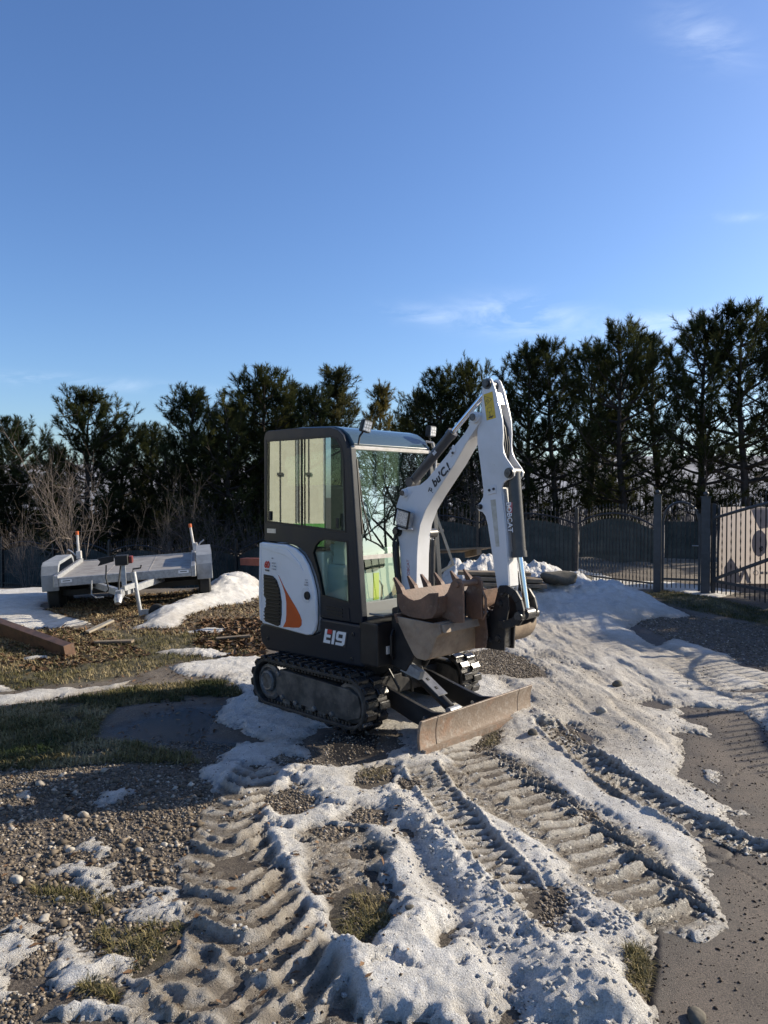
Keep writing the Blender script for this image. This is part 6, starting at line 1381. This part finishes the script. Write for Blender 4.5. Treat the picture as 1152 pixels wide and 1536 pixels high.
TREES = [ # top px, top py, distance, variant, spread, how to tell it
 (-30,640,24,0,1.0,'dark pine cut by the left edge of the picture'),
 (28,618,24.5,3,1.0,'dark pine nearest the left edge with a pointed top'),
 (118,580,23,1,1.0,'rounded dark pine behind the grey bare shrub'),
 (182,622,25,0,.95,'lower dark pine right of the rounded one behind the shrub'),
 (232,628,27,3,.9,'short dark pine filling the dip left of the trailer poles'),
 (272,578,24,1,.95,'bushy dark pine behind the right end of the trailer'),
 (332,588,23,0,.95,'dark pine between the trailer and the cab'),
 (392,543,24,3,1.05,'tall narrow dark pine just left of the cab roof'),
 (440,560,26,0,.9,'dark pine rising over the rear corner of the cab'),
 (478,572,23,3,.8,'thin dark pine above the cab side window'),
 (518,536,24,6,1.0,'yellowish sparse pine rising above the cab roof'),
 (560,562,25,6,.8,'small yellowish pine with drooping shoots above the work light'),
 (606,622,28,1,.6,'low pine in the sky gap behind the windscreen'),
 (640,575,24,0,.8,'dark pine left of the boom bend'),
 (668,545,22.5,3,.95,'dark pine with two tops behind the boom'),
 (714,524,23,0,.75,'slim dark pine directly behind the top of the arm'),
 (790,506,22,5,.95,'dark pine immediately right of the arm'),
 (834,498,21.5,2,.95,'tall pine with bare lower trunk above the arched fence'),
 (884,508,24,4,.9,'open crowned pine left of the tallest leaning one'),
 (938,476,21,4,1.05,'tall pine with wind swept top left of the gate post'),
 (990,494,23,2,.9,'dark pine behind the small gate'),
 (1048,458,20.5,5,1.0,'tall pine above the thick gate post'),
 (1118,440,20,2,1.1,'tallest pine over the white banner'),
 (1175,452,21.5,4,1.0,'tall pine cut by the right edge of the picture'),
 (1250,430,21,5,1.0,'pine beyond the right edge shading the driveway'),
 (1330,450,25,2,1.0,'second pine beyond the right edge of the picture'),
 (80,668,28,1,.8,'low pine filling the gap behind the shrub'), (300,640,28,0,1.0,'low pine deep behind the trailer'), (420,625,29,1,1.0,'low pine deep behind the cab corner'), (745,600,27,5,.9,'low pine deep behind the arm'), (915,600,28,0,.8,'low pine deep behind the arched fence')]
for i, (px, py, d_, v, sp, lb) in enumerate(TREES):
    x = (px-576)/1130*d_; top = 1.75+(742-py)/1130*d_; base = float(base_h(np.array([x]), np.array([d_]))[0]); k = (top-base)/6.95
    tm, cm_ = pale_crown if v == 6 else VAR[v]
    o = empty('pine_tree', (x, d_, base-.05), (i*2.399) % 6.283); w_ = max(.6, k*sp*(1.22 if px < 700 else 1.05)); o.scale = (w_, w_, k); tag(o, lb, 'tree', 'pines behind the fence')
    a = bpy.data.objects.new('trunk', tm); link(a, o); c = bpy.data.objects.new('crown', cm_); link(c, o)

def bare(seed, H, spread, stems, depth=5, thick=.03, droop=0.0, kids=(2,4), split=.55, rmin=.0022):
    r = np.random.default_rng(seed); V = []; F = []
    def seg(p, q, r0, r1):
        d = norm(q-p); a = np.cross(d, [0,0,1.] if abs(d[2]) < .95 else [1.,0,0]); a = norm(a); b_ = np.cross(d, a); i0 = len(V)
        for (c, rr) in ((p, r0), (q, r1)):
            for k in range(3): an = k*2.094; V.append(c + (a*math.cos(an)+b_*math.sin(an))*rr)
        for k in range(3): F.append((i0+k, i0+(k+1) % 3, i0+3+(k+1) % 3, i0+3+k))
    def grow(p, d, L, rad, lev):
        n = 4; q = p
        for i in range(n):
            d = norm(d + r.normal(0, .10, 3) + np.array([0,0,.05-droop])); e = q + d*L/n; seg(q, e, rad*(1-i*.12), rad*(1-(i+1)*.12)); q = e
            if lev > 0 and i >= 1:
                for _ in range(int(r.integers(kids[0], kids[1]))):
                    if r.random() < .6: nd = norm(d + r.normal(0, split, 3)); grow(q, nd, L*r.uniform(.45, .75), max(rmin, rad*.55), lev-1)
    for s in range(stems):
        a = r.uniform(0, 6.28); t = spread*r.uniform(.2, 1); grow(np.array([r.normal(0,.12), r.normal(0,.12), 0.]), norm(np.array([math.cos(a)*t, math.sin(a)*t, 1.])), H*r.uniform(.4, .6), thick*r.uniform(.6, 1), depth)
    return pmesh('bare_shrub', np.array(V), np.array(F))
sh1 = bare(5, 3.4, .55, 9, 3, .026); sh1.materials.append(M['twig'])
sh2 = bare(8, 2.6, .6, 6, 3, .018); sh2.materials.append(M['twig_dark'])
for i, (me, px, d_, s, lb) in enumerate(((sh1, 112, 16.2, 1.05, 'large bare grey shrub with many stems left of the trailer deck'), (sh2, 285, 17.5, 1.1, 'thin bare dark shrub behind the right marker pole'), (sh2, 335, 18.5, 1.0, 'bare brownish shrub between trailer and cab'), (sh1, 40, 19.0, .65, 'small bare grey shrub at the far left fence'), (sh2, 235, 17, .8, 'low bare shrub behind the trailer deck'), (sh2, 385, 19, .9, 'bare shrub beside the rear of the cab'), (sh2, 700, 18, 1.0, 'bare shrub seen between the boom and the arm'))):
    x = (px-576)/1130*d_; o = bpy.data.objects.new('bare_shrub', me); link(o); o.location = (x, d_, float(base_h(np.array([x]), np.array([d_]))[0])-.05); o.scale = (s*.72, s*.72, s); o.rotation_euler[2] = i*1.9; tag(o, lb, 'shrub', 'bare shrubs by the fence')
ot = bare(31, 17.0, .12, 1, 6, .30, kids=(2,4), split=.55, rmin=.016); ot.materials.append(M['twig_dark'])
o = bpy.data.objects.new('bare_tree', ot); link(o); o.location = (44, 9.0, -.5); print('TREEFACES', len(ot.polygons))
for i, (x, y, s, lb) in enumerate(((46, 4.5, .9, 'bare tree nearer the road side beyond the picture on the right'), (48, 13.5, .95, 'bare tree farther up the driveway beyond the picture on the right'), (60, 9.5, 1.1, 'bare tree standing behind the other bare trees on the right'))):
    q = bpy.data.objects.new('bare_tree', ot); link(q); q.location = (x, y, -.5); q.scale = (s, s, s); q.rotation_euler[2] = 1.3+i*2; tag(q, lb, 'tree'); tag(o, 'tall bare deciduous tree right of the yard mirrored in the windscreen', 'tree')
# unseen low evergreen bushes, added right of the driveway to shade its upper part
hb = pine(140, H=3.0, Rr=1.5, cb=.02, dens=1.3); hb[1].materials.append(M['needles'])
for i, (x, y, s, lb) in enumerate(((8.6, 12.4, .98, 'unseen pine bush added right of the gate to shade the driveway'), (8.6, 11.1, .84, 'unseen pine bush added nearer the yard to shade the driveway'), (8.7, 9.9, .76, 'unseen pine bush added at the driveway edge to shade it'))):
    o = empty('shade_bush', (x, y, -.1), i*2.0); o.scale = (s*1.3, s*1.3, s); tag(o, lb, 'bush', 'unseen bushes added to shade the driveway')
    for n_, me in (('trunk', hb[0]), ('crown', hb[1])): c = bpy.data.objects.new(n_, me); link(c, o)
# far wood and hill glimpsed between the trunks
r = np.random.default_rng(77); n = 5200; xx = r.uniform(-55, 60, n); yy_ = r.uniform(40, 62, n); hh = r.uniform(1.2, 3.4, n)*(1+.25*np.sin(xx*.13)); w_ = r.uniform(.012, .05, n); dx = r.normal(0, .16, n)*hh
V = np.stack([np.stack([xx-w_, yy_, -1.6+0*hh], -1), np.stack([xx+w_, yy_, -1.6+0*hh], -1), np.stack([xx+dx+w_*.3, yy_, hh-1.0], -1), np.stack([xx+dx-w_*.3, yy_, hh-1.0], -1)], 1).reshape(-1, 3)
wd_ = put('far_wood', pmesh('far_wood', V, np.arange(len(V)).reshape(-1, 4)), mat('far_bare_wood', (.075,.066,.062), .9)); tag(wd_, kind='stuff')
hx = np.linspace(-260, 260, 80); hy = np.linspace(85, 240, 16); HX, HY = np.meshgrid(hx, hy); HZ = -2 + 13*sst(85, 200, HY)*(.7+.5*fbm(HX, HY, .012, 4, 3)); ii = np.arange(HX.size).reshape(HX.shape)
hill = put('hill', pmesh('hill', np.stack([HX.ravel(), HY.ravel(), HZ.ravel()], 1), np.stack([ii[:-1,:-1], ii[:-1,1:], ii[1:,1:], ii[1:,:-1]], -1).reshape(-1, 4)), mat('snowy_far_hill', (.34,.34,.355), .9, col2=(.17,.165,.165), nscale=.12, lo=.42, hi=.6), smooth=180); tag(hill, kind='structure')
